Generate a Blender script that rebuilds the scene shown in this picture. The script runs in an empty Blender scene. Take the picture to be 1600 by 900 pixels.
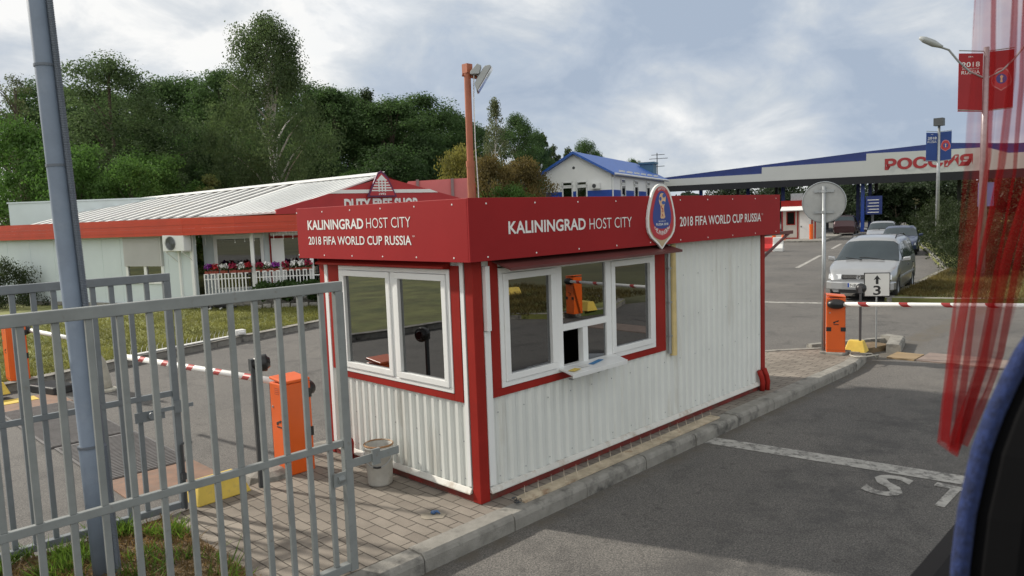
import bpy, bmesh, math, random
import numpy as np
from mathutils import Vector, Matrix
S = bpy.context.scene
COL = S.collection
R = math.radians
# ---------------------------------------------------------------- camera
cam = bpy.data.cameras.new("camera"); co = bpy.data.objects.new("camera", cam); COL.objects.link(co)
a, b, c = 0.7774, -0.0970, -0.0354
f = Vector((math.cos(b)*math.cos(a), math.cos(b)*math.sin(a), math.sin(b)))
r0 = Vector((math.sin(a), -math.cos(a), 0)); u0 = r0.cross(f)
r1 = math.cos(c)*r0 + math.sin(c)*u0; u1 = -math.sin(c)*r0 + math.cos(c)*u0
mw = Matrix((r1, u1, -f)).transposed().to_4x4(); mw.translation = (-4.3759, -4.7901, 2.5869)
co.matrix_world = mw
cam.lens = 36*1158.3/1600; cam.sensor_width = 36; cam.clip_start = .05; cam.clip_end = 2000
cam.dof.use_dof = True; cam.dof.focus_distance = 9.5; cam.dof.aperture_fstop = 5.6
S.camera = co
# ---------------------------------------------------------------- light
SUN_AZ, SUN_EL = 109.0, 33.0          # azimuth counter-clockwise from +X, towards the sun
sd = Vector((math.cos(R(SUN_EL))*math.cos(R(SUN_AZ)), math.cos(R(SUN_EL))*math.sin(R(SUN_AZ)), math.sin(R(SUN_EL))))
sl = bpy.data.lights.new("sun", 'SUN'); sl.energy = 4.9; sl.angle = R(2.0); sl.color = (1, .93, .82)
so = bpy.data.objects.new("sun", sl); COL.objects.link(so)
so.rotation_euler = sd.to_track_quat('Z', 'Y').to_euler(); so.location = sd*60
S.view_settings.view_transform = 'Standard'; S.view_settings.look = 'None'
S.view_settings.exposure = 0.0; S.view_settings.gamma = 1; S.view_settings.use_curve_mapping = False
try:
    S.cycles.max_bounces = 8; S.cycles.transparent_max_bounces = 24; S.cycles.use_denoising = True
    S.cycles.caustics_reflective = False; S.cycles.caustics_refractive = False
except Exception: pass
W = bpy.data.worlds.new("World"); S.world = W; W.use_nodes = True
def world():
    nt = W.node_tree; nt.nodes.clear(); N = nt.nodes.new; L = nt.links.new
    out = N('ShaderNodeOutputWorld'); mix = N('ShaderNodeMixShader')
    sky = N('ShaderNodeTexSky'); sky.sky_type = 'NISHITA'; sky.sun_disc = False
    sky.sun_elevation = R(SUN_EL); sky.sun_rotation = R(90-SUN_AZ)
    b1 = N('ShaderNodeBackground'); b1.inputs[1].default_value = .11; L(sky.outputs[0], b1.inputs[0])
    b2 = N('ShaderNodeBackground'); b2.inputs[1].default_value = 1.0
    tc = N('ShaderNodeTexCoord'); sep = N('ShaderNodeSeparateXYZ'); L(tc.outputs['Generated'], sep.inputs[0])
    def m(op, x, y=None, cl=False):
        n = N('ShaderNodeMath'); n.operation = op; n.use_clamp = cl
        for i, v in enumerate((x, y)):
            if v is None: continue
            if isinstance(v, (int, float)): n.inputs[i].default_value = v
            else: L(v, n.inputs[i])
        return n.outputs[0]
    X, Y, Z = sep.outputs
    zc = m('ADD', m('MAXIMUM', Z, 0.0), .26)
    cmb = N('ShaderNodeCombineXYZ'); L(X, cmb.inputs[0]); L(Y, cmb.inputs[1]); L(m('MULTIPLY', Z, 1.9), cmb.inputs[2])
    def noise(scale, det, rough, dist, off):
        mp = N('ShaderNodeMapping'); mp.inputs['Location'].default_value = off; L(cmb.outputs[0], mp.inputs[0])
        n = N('ShaderNodeTexNoise'); n.inputs['Scale'].default_value = scale; n.inputs['Detail'].default_value = det
        n.inputs['Roughness'].default_value = rough; n.inputs['Distortion'].default_value = dist
        L(mp.outputs[0], n.inputs['Vector']); return n.outputs[0]
    n1 = noise(2.3, 7, .52, .5, (3.1, 1.7, 0)); n2 = noise(6.5, 8, .58, .4, (7.3, 4.2, 0)); n3 = noise(2.6, 5, .5, .2, (1.3, 9.2, 4))
    ramp = N('ShaderNodeValToRGB'); e = ramp.color_ramp.elements      # grey-blue cloud bases to white tops
    e[0].position = .34; e[0].color = (.40, .48, .60, 1); e[1].position = .64; e[1].color = (.97, .97, .96, 1)
    k = e.new(.43); k.color = (.50, .57, .67, 1); k = e.new(.50); k.color = (.61, .66, .72, 1); k = e.new(.57); k.color = (.76, .79, .82, 1)
    # towards the sun the clouds are thinner and brighter
    dt = m('ADD', m('ADD', m('MULTIPLY', X, sd.x), m('MULTIPLY', Y, sd.y)), m('MULTIPLY', Z, sd.z))
    warm = m('MULTIPLY', m('POWER', m('MAXIMUM', dt, 0.0), 2.0), .30)
    v = m('ADD', m('ADD', m('MULTIPLY', n1, .60), m('MULTIPLY', n2, .40)), m('SUBTRACT', warm, .075))
    v = m('ADD', m('MULTIPLY', m('SUBTRACT', v, .5), 1.4), .505); hz_ = m('MULTIPLY', m('SUBTRACT', .07, Z), 1.6, True); v = m('ADD', v, m('MINIMUM', hz_, .07)); L(v, ramp.inputs[0])
    # unseen sky behind the viewer brightened as added wall fill; overhead slightly dimmed
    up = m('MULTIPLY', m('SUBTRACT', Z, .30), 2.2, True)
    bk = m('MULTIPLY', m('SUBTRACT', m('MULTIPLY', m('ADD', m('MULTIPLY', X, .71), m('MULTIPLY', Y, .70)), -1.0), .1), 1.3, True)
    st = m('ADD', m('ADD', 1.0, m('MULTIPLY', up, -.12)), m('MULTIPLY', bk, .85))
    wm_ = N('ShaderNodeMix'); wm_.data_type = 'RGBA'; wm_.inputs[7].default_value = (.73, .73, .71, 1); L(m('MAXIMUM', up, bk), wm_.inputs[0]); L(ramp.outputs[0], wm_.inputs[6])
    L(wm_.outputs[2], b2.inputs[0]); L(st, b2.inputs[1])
    cov = N('ShaderNodeMapRange'); cov.inputs[1].default_value = .30; cov.inputs[2].default_value = .46
    cov.inputs[3].default_value = .8; cov.inputs[4].default_value = 1.0; L(n3, cov.inputs[0])
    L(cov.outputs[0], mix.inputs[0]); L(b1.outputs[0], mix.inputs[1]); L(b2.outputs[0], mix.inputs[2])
    L(mix.outputs[0], out.inputs[0])
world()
# ---------------------------------------------------------------- materials
MT = {}
def mk(name, col, rough=.6, metal=0.0, var=.12, vs=2.0, bump=0.0, bs=60.0, dirt=None, coat=0.0, streak=False, det=6):
    if name in MT: return MT[name]
    mt = bpy.data.materials.new(name); mt.use_nodes = True; nt = mt.node_tree; N = nt.nodes.new; L = nt.links.new
    p = nt.nodes['Principled BSDF']; p.inputs['Roughness'].default_value = rough; p.inputs['Metallic'].default_value = metal
    p.inputs['Coat Weight'].default_value = coat
    tc = N('ShaderNodeTexCoord'); vec = tc.outputs['Object']
    if streak:
        mp = N('ShaderNodeMapping'); mp.inputs['Scale'].default_value = (1, 1, .12); L(vec, mp.inputs[0]); svec = mp.outputs[0]
    else: svec = vec
    n = N('ShaderNodeTexNoise'); n.inputs['Scale'].default_value = vs; n.inputs['Detail'].default_value = det; n.inputs['Roughness'].default_value = .62
    L(vec, n.inputs['Vector'])
    rp = N('ShaderNodeValToRGB'); e = rp.color_ramp.elements
    lo = [x*(1-var) for x in col]; hi = [min(1, x*(1+var)) for x in col]
    e[0].position = .3; e[0].color = (*lo, 1); e[1].position = .7; e[1].color = (*hi, 1); L(n.outputs[0], rp.inputs[0])
    cur = rp.outputs[0]
    if dirt:
        dc, amt, dsc, th = dirt
        d = N('ShaderNodeTexNoise'); d.inputs['Scale'].default_value = dsc; d.inputs['Detail'].default_value = 8; d.inputs['Roughness'].default_value = .65
        L(svec, d.inputs['Vector'])
        mr = N('ShaderNodeMapRange'); mr.inputs[1].default_value = th; mr.inputs[2].default_value = th+.16; mr.inputs[3].default_value = 0; mr.inputs[4].default_value = amt
        L(d.outputs[0], mr.inputs[0])
        mx = N('ShaderNodeMix'); mx.data_type = 'RGBA'; L(mr.outputs[0], mx.inputs[0]); L(cur, mx.inputs[6]); mx.inputs[7].default_value = (*dc, 1); cur = mx.outputs[2]
    L(cur, p.inputs['Base Color'])
    if bump:
        bn = N('ShaderNodeTexNoise'); bn.inputs['Scale'].default_value = bs; bn.inputs['Detail'].default_value = 4; L(vec, bn.inputs['Vector'])
        bb = N('ShaderNodeBump'); bb.inputs['Strength'].default_value = bump; bb.inputs['Distance'].default_value = .02
        L(bn.outputs[0], bb.inputs['Height']); L(bb.outputs[0], p.inputs['Normal'])
    MT[name] = mt; return mt
def leafmat(name, col, var=.35, tr=.5):
    if name in MT: return MT[name]
    mt = bpy.data.materials.new(name); mt.use_nodes = True; nt = mt.node_tree; nt.nodes.clear(); N = nt.nodes.new; L = nt.links.new
    out = N('ShaderNodeOutputMaterial'); d = N('ShaderNodeBsdfDiffuse'); t = N('ShaderNodeBsdfTranslucent'); mx = N('ShaderNodeMixShader')
    g = N('ShaderNodeBsdfGlossy'); g.inputs['Roughness'].default_value = .6; m2 = N('ShaderNodeMixShader'); m2.inputs[0].default_value = .02
    tc = N('ShaderNodeTexCoord'); n = N('ShaderNodeTexNoise'); n.inputs['Scale'].default_value = 1.1; n.inputs['Detail'].default_value = 5
    oi = N('ShaderNodeObjectInfo'); ad = N('ShaderNodeVectorMath'); L(tc.outputs['Object'], ad.inputs[0]); L(oi.outputs['Location'], ad.inputs[1])
    L(ad.outputs[0], n.inputs['Vector'])
    rp = N('ShaderNodeValToRGB'); e = rp.color_ramp.elements
    e[0].position = .3; e[0].color = (*[x*(1-var) for x in col], 1); e[1].position = .72; e[1].color = (col[0]*(1+var*1.3), col[1]*(1+var), col[2]*(1+var*.6), 1)
    L(n.outputs[0], rp.inputs[0])
    for s_ in (d, t): L(rp.outputs[0], s_.inputs[0])
    mx.inputs[0].default_value = tr; L(d.outputs[0], mx.inputs[1]); L(t.outputs[0], mx.inputs[2])
    L(mx.outputs[0], m2.inputs[1]); L(g.outputs[0], m2.inputs[2]); L(m2.outputs[0], out.inputs[0])
    MT[name] = mt; return mt
def glassmat(name, refl=.32, tint=(.25, .27, .26), grough=0.0, gcol=(.95, .97, 1)):
    mt = bpy.data.materials.new(name); mt.use_nodes = True; nt = mt.node_tree; nt.nodes.clear(); N = nt.nodes.new; L = nt.links.new
    out = N('ShaderNodeOutputMaterial'); t = N('ShaderNodeBsdfTransparent'); t.inputs[0].default_value = (*tint, 1)
    g = N('ShaderNodeBsdfGlossy'); g.inputs['Roughness'].default_value = grough; g.inputs[0].default_value = (*gcol, 1)
    lw = N('ShaderNodeFresnel'); lw.inputs[0].default_value = 1.5
    ad = N('ShaderNodeMath'); ad.operation = 'MULTIPLY_ADD'; ad.inputs[1].default_value = 1-refl; ad.inputs[2].default_value = refl; ad.use_clamp = True
    L(lw.outputs[0], ad.inputs[0]); mx = N('ShaderNodeMixShader'); L(ad.outputs[0], mx.inputs[0]); L(t.outputs[0], mx.inputs[1]); L(g.outputs[0], mx.inputs[2])
    L(mx.outputs[0], out.inputs[0]); MT[name] = mt; return mt
WHITE = mk('white_sheet', (.66, .68, .65), .5, var=.06, vs=1.3, dirt=((.33, .29, .22), .5, 4.2, .56), streak=True)
PVC = mk('white_pvc', (.76, .77, .76), .35, var=.04, dirt=((.5, .48, .42), .25, 5, .6))
RED = mk('red_paint', (.27, .020, .015), .55, var=.16, dirt=((.16, .03, .025), .4, 6, .58))
FASC = mk('red_banner_panel', (.285, .017, .019), .55, var=.08, vs=1.2)
LET = mk('white_lettering', (.72, .72, .70), .5, var=.03)
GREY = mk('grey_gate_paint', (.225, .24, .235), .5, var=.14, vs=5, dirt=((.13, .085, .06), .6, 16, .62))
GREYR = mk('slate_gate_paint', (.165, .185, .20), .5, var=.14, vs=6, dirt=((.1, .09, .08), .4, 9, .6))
POLE = mk('blue_grey_pole_paint', (.16, .20, .26), .5, var=.12, vs=5, dirt=((.25, .28, .32), .5, 3, .55))
CORR = mk('grey_conduit', (.12, .14, .17), .5, var=.1)
STEEL = mk('galvanised_steel', (.34, .36, .37), .4, .6, var=.15, vs=8)
ORANGE = mk('orange_cabinet_paint', (.72, .115, .012), .38, var=.07, dirt=((.35, .08, .03), .3, 5, .6))
CARG = mk('dark_car_glass', (.045, .06, .07), .04, .35, var=.1)
BLACK = mk('black_plastic', (.012, .012, .013), .4, var=.2)
DARK = mk('dark_grey_metal', (.05, .055, .06), .5, var=.2)
YEL = mk('yellow_paint', (.62, .45, .075), .6, var=.12, vs=5, dirt=((.3, .24, .12), .6, 7, .56))
WARM = mk('white_arm_paint', (.74, .74, .72), .4, var=.05)
ARMR = mk('red_reflective_tape', (.36, .03, .028), .35, var=.1)
RUST = mk('rusty_steel', (.24, .13, .06), .8, var=.4, vs=9, bump=.4, dirt=((.55, .5, .4), .8, 6, .5))
FLOOD = mk('orange_red_pole_paint', (.34, .10, .048), .5, var=.15, vs=4, dirt=((.2, .06, .04), .5, 6, .6))
BROWN = mk('brown_red_steel', (.10, .025, .022), .5, var=.2)
CONC = mk('kerb_concrete', (.25, .24, .215), .9, var=.22, vs=6, bump=.5, bs=120, dirt=((.045, .043, .04), .85, 3.4, .52))
CREAM = mk('yellowed_pipe', (.56, .44, .2), .5, var=.15, vs=5, dirt=((.3, .2, .08), .6, 8, .58))
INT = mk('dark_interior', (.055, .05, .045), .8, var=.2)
SHOPW = mk('white_wall_panel', (.58, .65, .665), .6, var=.05, vs=.8)
SHOPF = mk('orange_red_slat_sheet', (.52, .050, .016), .4, var=.1)
ROOFW = mk('white_roof_sheet', (.66, .67, .66), .5, var=.06, vs=.7)
ROOFT = mk('translucent_roof_sheet', (.20, .18, .15), .6, var=.1)
PINK = mk('faded_red_board', (.50, .15, .15), .6, var=.1, vs=.8)
BLUE = mk('blue_paint', (.012, .06, .33), .4, var=.12)
BLUED = mk('navy_sheet', (.007, .024, .14), .5, var=.12)
BARK = mk('bark', (.09, .07, .05), .9, var=.4, vs=6, bump=.6, bs=30)
BIRCHB = mk('birch_bark', (.5, .48, .44), .8, var=.2, vs=4, dirt=((.04, .035, .03), .9, 5, .56))
TYRE = mk('tyre_rubber', (.018, .018, .018), .8, var=.2)
CHROME = mk('chrome', (.6, .6, .6), .18, 1.0, var=.03)
LAMPG = mk('headlight_glass', (.62, .64, .66), .12, .3, var=.1, vs=12, coat=.5)
GLASS = glassmat('booth_window_glass', .20, (.20, .21, .19))
SHOPG = glassmat('shop_window_glass', .18, (.3, .28, .25))
# asphalt, pavers, ground sheets
def asphalt():
    mt = bpy.data.materials.new('asphalt'); mt.use_nodes = True; nt = mt.node_tree; N = nt.nodes.new; L = nt.links.new
    p = nt.nodes['Principled BSDF']; p.inputs['Roughness'].default_value = .85
    tc = N('ShaderNodeTexCoord'); V = tc.outputs['Object']
    def nz(s, d, ro=.6, di=0):
        n = N('ShaderNodeTexNoise'); n.inputs['Scale'].default_value = s; n.inputs['Detail'].default_value = d; n.inputs['Roughness'].default_value = ro; n.inputs['Distortion'].default_value = di
        L(V, n.inputs['Vector']); return n.outputs[0]
    def rp(v, stops):
        r = N('ShaderNodeValToRGB'); e = r.color_ramp.elements
        e[0].position, e[0].color = stops[0][0], (*stops[0][1], 1); e[1].position, e[1].color = stops[-1][0], (*stops[-1][1], 1)
        for q, c_ in stops[1:-1]: k = e.new(q); k.color = (*c_, 1)
        L(v, r.inputs[0]); return r.outputs[0]
    def mul(A, B, fac=1.0):
        m = N('ShaderNodeMix'); m.data_type = 'RGBA'; m.blend_type = 'MULTIPLY'; m.inputs[0].default_value = fac; L(A, m.inputs[6]); L(B, m.inputs[7]); return m.outputs[2]
    base = rp(nz(.35, 6), [(.3, (.084, .081, .077)), (.5, (.106, .101, .095)), (.72, (.128, .121, .112))])
    grain = rp(nz(75, 3, .85), [(.33, (.35, .35, .36)), (.5, (1, 1, 1)), (.66, (1.9, 1.85, 1.78))])
    stain = rp(nz(1.6, 5, .55, .4), [(.28, (.62, .62, .63)), (.45, (1, 1, 1)), (1, (1, 1, 1))])
    vo = N('ShaderNodeTexVoronoi'); vo.inputs['Scale'].default_value = 3.1; L(V, vo.inputs['Vector'])
    spot = rp(vo.outputs['Distance'], [(.0, (.45, .45, .45)), (.09, (.6, .6, .6)), (.15, (1, 1, 1)), (1, (1, 1, 1))])
    v2 = N('ShaderNodeTexVoronoi'); v2.feature = 'DISTANCE_TO_EDGE'; v2.inputs['Scale'].default_value = .28
    wp = N('ShaderNodeVectorMath'); wn = N('ShaderNodeTexNoise'); wn.inputs['Scale'].default_value = 1.1; wn.inputs['Detail'].default_value = 5; L(V, wn.inputs['Vector'])
    wp.operation = 'ADD'; L(V, wp.inputs[0]); L(wn.outputs[1], wp.inputs[1]); L(wp.outputs[0], v2.inputs['Vector'])
    crack = rp(v2.outputs['Distance'], [(.0, (.5, .49, .48)), (.002, (.65, .65, .65)), (.005, (1, 1, 1)), (1, (1, 1, 1))])
    col = mul(mul(mul(mul(base, grain, 1.0), stain, .9), spot, .6), crack, .4)
    sx = N('ShaderNodeSeparateXYZ'); L(V, sx.inputs[0])
    def mr(v, a_, b_, c_, d_):
        q = N('ShaderNodeMapRange'); q.interpolation_type = 'SMOOTHSTEP'; q.inputs[1].default_value = a_; q.inputs[2].default_value = b_; q.inputs[3].default_value = c_; q.inputs[4].default_value = d_; L(v, q.inputs[0]); return q.outputs[0]
    def mt2(op, A, B_):
        q = N('ShaderNodeMath'); q.operation = op
        for i, w in enumerate((A, B_)):
            if isinstance(w, float): q.inputs[i].default_value = w
            else: L(w, q.inputs[i])
        return q.outputs[0]
    band = mt2('MULTIPLY', mt2('MULTIPLY', mr(sx.outputs[1], -.66, -.44, 0, 1), mr(sx.outputs[1], -.2, .0, 1, 0)), mr(nz(4.5, 6, .7), .38, .62, .15, 1))
    sm = N('ShaderNodeMix'); sm.data_type = 'RGBA'; L(band, sm.inputs[0]); L(col, sm.inputs[6]); sm.inputs[7].default_value = (.105, .092, .074, 1)
    lane = mt2('MULTIPLY', mt2('MULTIPLY', mr(sx.outputs[1], -3.2, -2.3, 0, 1), mr(sx.outputs[1], -2.0, -1.2, 1, 0)), mr(nz(2.2, 6, .65), .42, .62, 0, .55))
    s2 = N('ShaderNodeMix'); s2.data_type = 'RGBA'; L(lane, s2.inputs[0]); L(sm.outputs[2], s2.inputs[6]); s2.inputs[7].default_value = (.045, .044, .044, 1)
    L(s2.outputs[2], p.inputs['Base Color'])
    bu = N('ShaderNodeBump'); bu.inputs['Strength'].default_value = .5; bu.inputs['Distance'].default_value = .01; L(nz(90, 3, .7), bu.inputs['Height']); L(bu.outputs[0], p.inputs['Normal'])
    return mt
ASPH = asphalt()
def paver():
    mt = bpy.data.materials.new('paver_bricks'); mt.use_nodes = True; nt = mt.node_tree; N = nt.nodes.new; L = nt.links.new
    p = nt.nodes['Principled BSDF']; p.inputs['Roughness'].default_value = .9
    tc = N('ShaderNodeTexCoord'); mp = N('ShaderNodeMapping'); mp.inputs['Rotation'].default_value = (0, 0, R(90)); L(tc.outputs['Object'], mp.inputs[0])
    wn = N('ShaderNodeTexNoise'); wn.inputs['Scale'].default_value = 9; wn.inputs['Detail'].default_value = 3; L(mp.outputs[0], wn.inputs['Vector'])
    ws = N('ShaderNodeVectorMath'); ws.operation = 'MULTIPLY_ADD'; ws.inputs[1].default_value = (.012, .012, 0); L(wn.outputs[1], ws.inputs[0]); L(mp.outputs[0], ws.inputs[2])
    bt = N('ShaderNodeTexBrick'); L(ws.outputs[0], bt.inputs['Vector']); bt.inputs['Scale'].default_value = 1
    bt.inputs['Brick Width'].default_value = .25; bt.inputs['Row Height'].default_value = .125; bt.inputs['Mortar Size'].default_value = .006; bt.inputs['Mortar Smooth'].default_value = .35
    bt.inputs['Color1'].default_value = (.20, .178, .155, 1); bt.inputs['Color2'].default_value = (.26, .235, .205, 1); bt.inputs['Mortar'].default_value = (.075, .066, .055, 1)
    n = N('ShaderNodeTexNoise'); n.inputs['Scale'].default_value = 1.3; n.inputs['Detail'].default_value = 8; n.inputs['Roughness'].default_value = .65; L(tc.outputs['Object'], n.inputs['Vector'])
    r = N('ShaderNodeValToRGB'); e = r.color_ramp.elements; e[0].position = .3; e[0].color = (.62, .6, .57, 1); e[1].position = .7; e[1].color = (1.15, 1.12, 1.08, 1); L(n.outputs[0], r.inputs[0])
    m = N('ShaderNodeMix'); m.data_type = 'RGBA'; m.blend_type = 'MULTIPLY'; m.inputs[0].default_value = 1; L(bt.outputs[0], m.inputs[6]); L(r.outputs[0], m.inputs[7])
    g = N('ShaderNodeTexNoise'); g.inputs['Scale'].default_value = 150; L(tc.outputs['Object'], g.inputs['Vector'])
    m2 = N('ShaderNodeMix'); m2.data_type = 'RGBA'; m2.blend_type = 'OVERLAY'; m2.inputs[0].default_value = .45; L(m.outputs[2], m2.inputs[6]); L(g.outputs[0], m2.inputs[7])
    L(m2.outputs[2], p.inputs['Base Color'])
    bu = N('ShaderNodeBump'); bu.invert = True; bu.inputs['Strength'].default_value = .8; bu.inputs['Distance'].default_value = .012; L(bt.outputs[1], bu.inputs['Height']); L(bu.outputs[0], p.inputs['Normal'])
    return mt
PAVE = paver()
GRASSG = mk('dry_lawn', (.165, .175, .05), .95, var=.5, vs=.9, bump=.6, bs=40, dirt=((.055, .085, .02), .8, .5, .5))
EARTH = mk('bare_soil', (.15, .105, .06), .95, var=.4, vs=4, bump=.8, bs=30, dirt=((.06, .07, .02), .7, 2.2, .55))
FARG = mk('rough_ground', (.09, .09, .04), .95, var=.4, vs=.15, dirt=((.12, .085, .04), .6, .4, .55))
LINE = mk('worn_road_paint', (.37, .36, .335), .85, var=.22, vs=7, dirt=((.10, .097, .092), .9, 12, .48))
# ---------------------------------------------------------------- mesh helpers
class MB:
    def __init__(s): s.v = []; s.f = []; s.m = []
    def add(s, v, f, m=0):
        o = len(s.v); s.v += [tuple(x) for x in v]; s.f += [tuple(o+i for i in q) for q in f]; s.m += [m]*len(f); return s
    def box(s, x0, x1, y0, y1, z0, z1, m=0):
        v = [(x, y, z) for z in (z0, z1) for y in (y0, y1) for x in (x0, x1)]
        return s.add(v, [(0, 2, 3, 1), (4, 5, 7, 6), (0, 1, 5, 4), (2, 6, 7, 3), (0, 4, 6, 2), (1, 3, 7, 5)], m)
    def obox(s, O, t, n, s0, s1, d0, d1, z0, z1, m=0):       # s along t, d along n
        v = [(O[0]+t[0]*x+n[0]*y, O[1]+t[1]*x+n[1]*y, z) for z in (z0, z1) for y in (d0, d1) for x in (s0, s1)]
        return s.add(v, [(0, 2, 3, 1), (4, 5, 7, 6), (0, 1, 5, 4), (2, 6, 7, 3), (0, 4, 6, 2), (1, 3, 7, 5)], m)
    def tube(s, pts, r, n=8, m=0, cap=True):
        pts = [Vector(p) for p in pts]; rs = r if isinstance(r, (list, tuple)) else [r]*len(pts)
        rings = []; ref = None
        for i, p in enumerate(pts):
            d = (pts[min(i+1, len(pts)-1)]-pts[max(i-1, 0)]).normalized()
            if ref is None: ref = Vector((0, 0, 1)) if abs(d.z) < .9 else Vector((1, 0, 0))
            x = d.cross(ref).normalized(); y = x.cross(d).normalized(); ref = y
            rings.append([p+x*math.cos(2*math.pi*k/n)*rs[i]+y*math.sin(2*math.pi*k/n)*rs[i] for k in range(n)])
        v = [q for g in rings for q in g]
        fc = [(i*n+k, i*n+(k+1) % n, (i+1)*n+(k+1) % n, (i+1)*n+k) for i in range(len(pts)-1) for k in range(n)]
        if cap: fc += [tuple(range(n))[::-1], tuple((len(pts)-1)*n+k for k in range(n))]
        return s.add(v, fc, m)
    def prism(s, poly, off, m=0):                              # poly: 3D points, off: extrusion vector
        n = len(poly); off = Vector(off); v = [Vector(p) for p in poly]; v = v+[p+off for p in v]
        return s.add(v, [tuple(range(n))[::-1], tuple(range(n, 2*n))]+[(i, (i+1) % n, n+(i+1) % n, n+i) for i in range(n)], m)
    def lathe(s, prof, C=(0, 0, 0), n=20, m=0, axis='z'):
        v = []; C = Vector(C)
        for r_, z in prof:
            for k in range(n):
                t = 2*math.pi*k/n; p = (r_*math.cos(t), r_*math.sin(t), z)
                if axis == 'y': p = (p[0], p[2], p[1])
                if axis == 'x': p = (p[2], p[0], p[1])
                v.append(C+Vector(p))
        P_ = len(prof)
        return s.add(v, [(i*n+k, i*n+(k+1) % n, (i+1)*n+(k+1) % n, (i+1)*n+k) for i in range(P_-1) for k in range(n)], m)
    def build(s, name, mats, parent=None, smooth=False, bevel=0, recalc=True, loc=None):
        me = bpy.data.meshes.new(name); o = bpy.data.objects.new(name, me); COL.objects.link(o)
        off = Vector((0, 0, 0))
        if parent is not None:
            o.parent = parent; q = parent
            while q is not None: off += q.location; q = q.parent
        if loc is not None: o.location = Vector(loc)-off; off = Vector(loc)
        me.from_pydata([tuple(Vector(x)-off) for x in s.v], [], s.f)
        mats = mats if isinstance(mats, (list, tuple)) else [mats]
        for k in mats: me.materials.append(k)
        me.polygons.foreach_set('material_index', s.m)
        if recalc:
            bm = bmesh.new(); bm.from_mesh(me); bmesh.ops.recalc_face_normals(bm, faces=bm.faces); bm.to_mesh(me); bm.free()
        if smooth: me.polygons.foreach_set('use_smooth', [True]*len(me.polygons))
        if bevel:
            md = o.modifiers.new('edge', 'BEVEL'); md.width = bevel; md.segments = 2; md.limit_method = 'ANGLE'; md.angle_limit = R(40)
        me.update(); return o
def thing(name, label, cat, loc=(0, 0, 0), group=None):
    o = bpy.data.objects.new(name, None); COL.objects.link(o); o.location = loc; o.empty_display_size = .2
    o['label'] = label; o['category'] = cat
    if group: o['group'] = group
    return o
def tag(o, label, cat, group=None, kind=None):
    o['label'] = label; o['category'] = cat
    if group: o['group'] = group
    if kind: o['kind'] = kind
    return o
def struct(o): o['kind'] = 'structure'; return o
def dup(root, loc, rotz, label, group=None, hide_group=False):
    r = root.copy(); COL.objects.link(r); r.location = loc; r.rotation_euler = (0, 0, rotz); r['label'] = label
    if group: r['group'] = group
    for ch in list(root.children):
        k = ch.copy(); COL.objects.link(k); k.parent = r
        for g in list(ch.children):
            d = g.copy(); COL.objects.link(d); d.parent = k
    return r
def text(name, body, mat, parent, O, right, up, width=None, height=.1, bold=0.0, depth=.002, align='left', shear=0):
    """lettering as real raised mesh; O is the lower left corner of the text (or its centre)."""
    cu = bpy.data.curves.new('t', 'FONT'); cu.body = body; cu.size = 1; cu.offset = bold; cu.extrude = 0; cu.shear = shear; cu.resolution_u = 3
    ob = bpy.data.objects.new('t', cu); COL.objects.link(ob); bpy.context.view_layer.update()
    me = bpy.data.meshes.new_from_object(ob.evaluated_get(bpy.context.evaluated_depsgraph_get()))
    bpy.data.objects.remove(ob); bpy.data.curves.remove(cu)
    xs = [v.co.x for v in me.vertices]; ys = [v.co.y for v in me.vertices]
    x0, x1, y0, y1 = min(xs), max(xs), min(ys), max(ys); ky = height/(y1-y0); kx = ky if width is None else width/(x1-x0)
    right = Vector(right); up = Vector(up); nn = right.cross(up); O = Vector(O)
    cx = (x0+x1)/2 if align == 'center' else x0; cy = (y0+y1)/2 if align == 'center' else y0
    B = MB(); B.add([O+right*((v.co.x-cx)*kx)+up*((v.co.y-cy)*ky)+nn*depth for v in me.vertices], [tuple(p.vertices) for p in me.polygons])
    bpy.data.meshes.remove(me)
    return B.build(name, mat, parent, recalc=False)
def ngon(B, O, right, up, pts, d0, d1, m=0):
    right = Vector(right); up = Vector(up); nn = right.cross(up); O = Vector(O)
    B.prism([O+right*x+up*y+nn*d0 for x, y in pts], nn*(d1-d0), m)
def ell(cx, cy, rx, ry, n=24): return [(cx+rx*math.cos(2*math.pi*k/n), cy+ry*math.sin(2*math.pi*k/n)) for k in range(n)]
X1, Y1, Z1 = Vector((1, 0, 0)), Vector((0, 1, 0)), Vector((0, 0, 1))
rnd = random.Random(7)
# ================================================================ GROUND
ZR = -.13
def sheet(name, poly, z, mat, cut=None):
    me = bpy.data.meshes.new(name); o = bpy.data.objects.new(name, me); COL.objects.link(o)
    me.from_pydata([(x, y, z) for x, y in poly], [], [tuple(range(len(poly)))]); me.materials.append(mat)
    bm = bmesh.new(); bm.from_mesh(me); bm.normal_update()
    for fc in bm.faces:
        if fc.normal.z < 0: fc.normal_flip()
    bm.to_mesh(me); bm.free(); return o
def slab(name, poly, z0, z1, mat, bevel=0):
    return MB().prism([(x, y, z0) for x, y in poly], (0, 0, z1-z0)).build(name, mat, bevel=bevel)
struct(sheet('ground', [(-600, -600), (900, -600), (900, 900), (-600, 900)], -.32, FARG))
struct(sheet('road', [(-40, -9.5), (9, -9.5), (17, -7), (40, 0), (90, 15), (160, 38), (160, 62), (80, 42), (50, 34), (30, 26), (12, 15.5), (5.84, 12.4), (2.71, 11.55), (.92, 11.12), (-1.38, 10.26), (-6, 9.4), (-40, 8)], ZR, ASPH))
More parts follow.
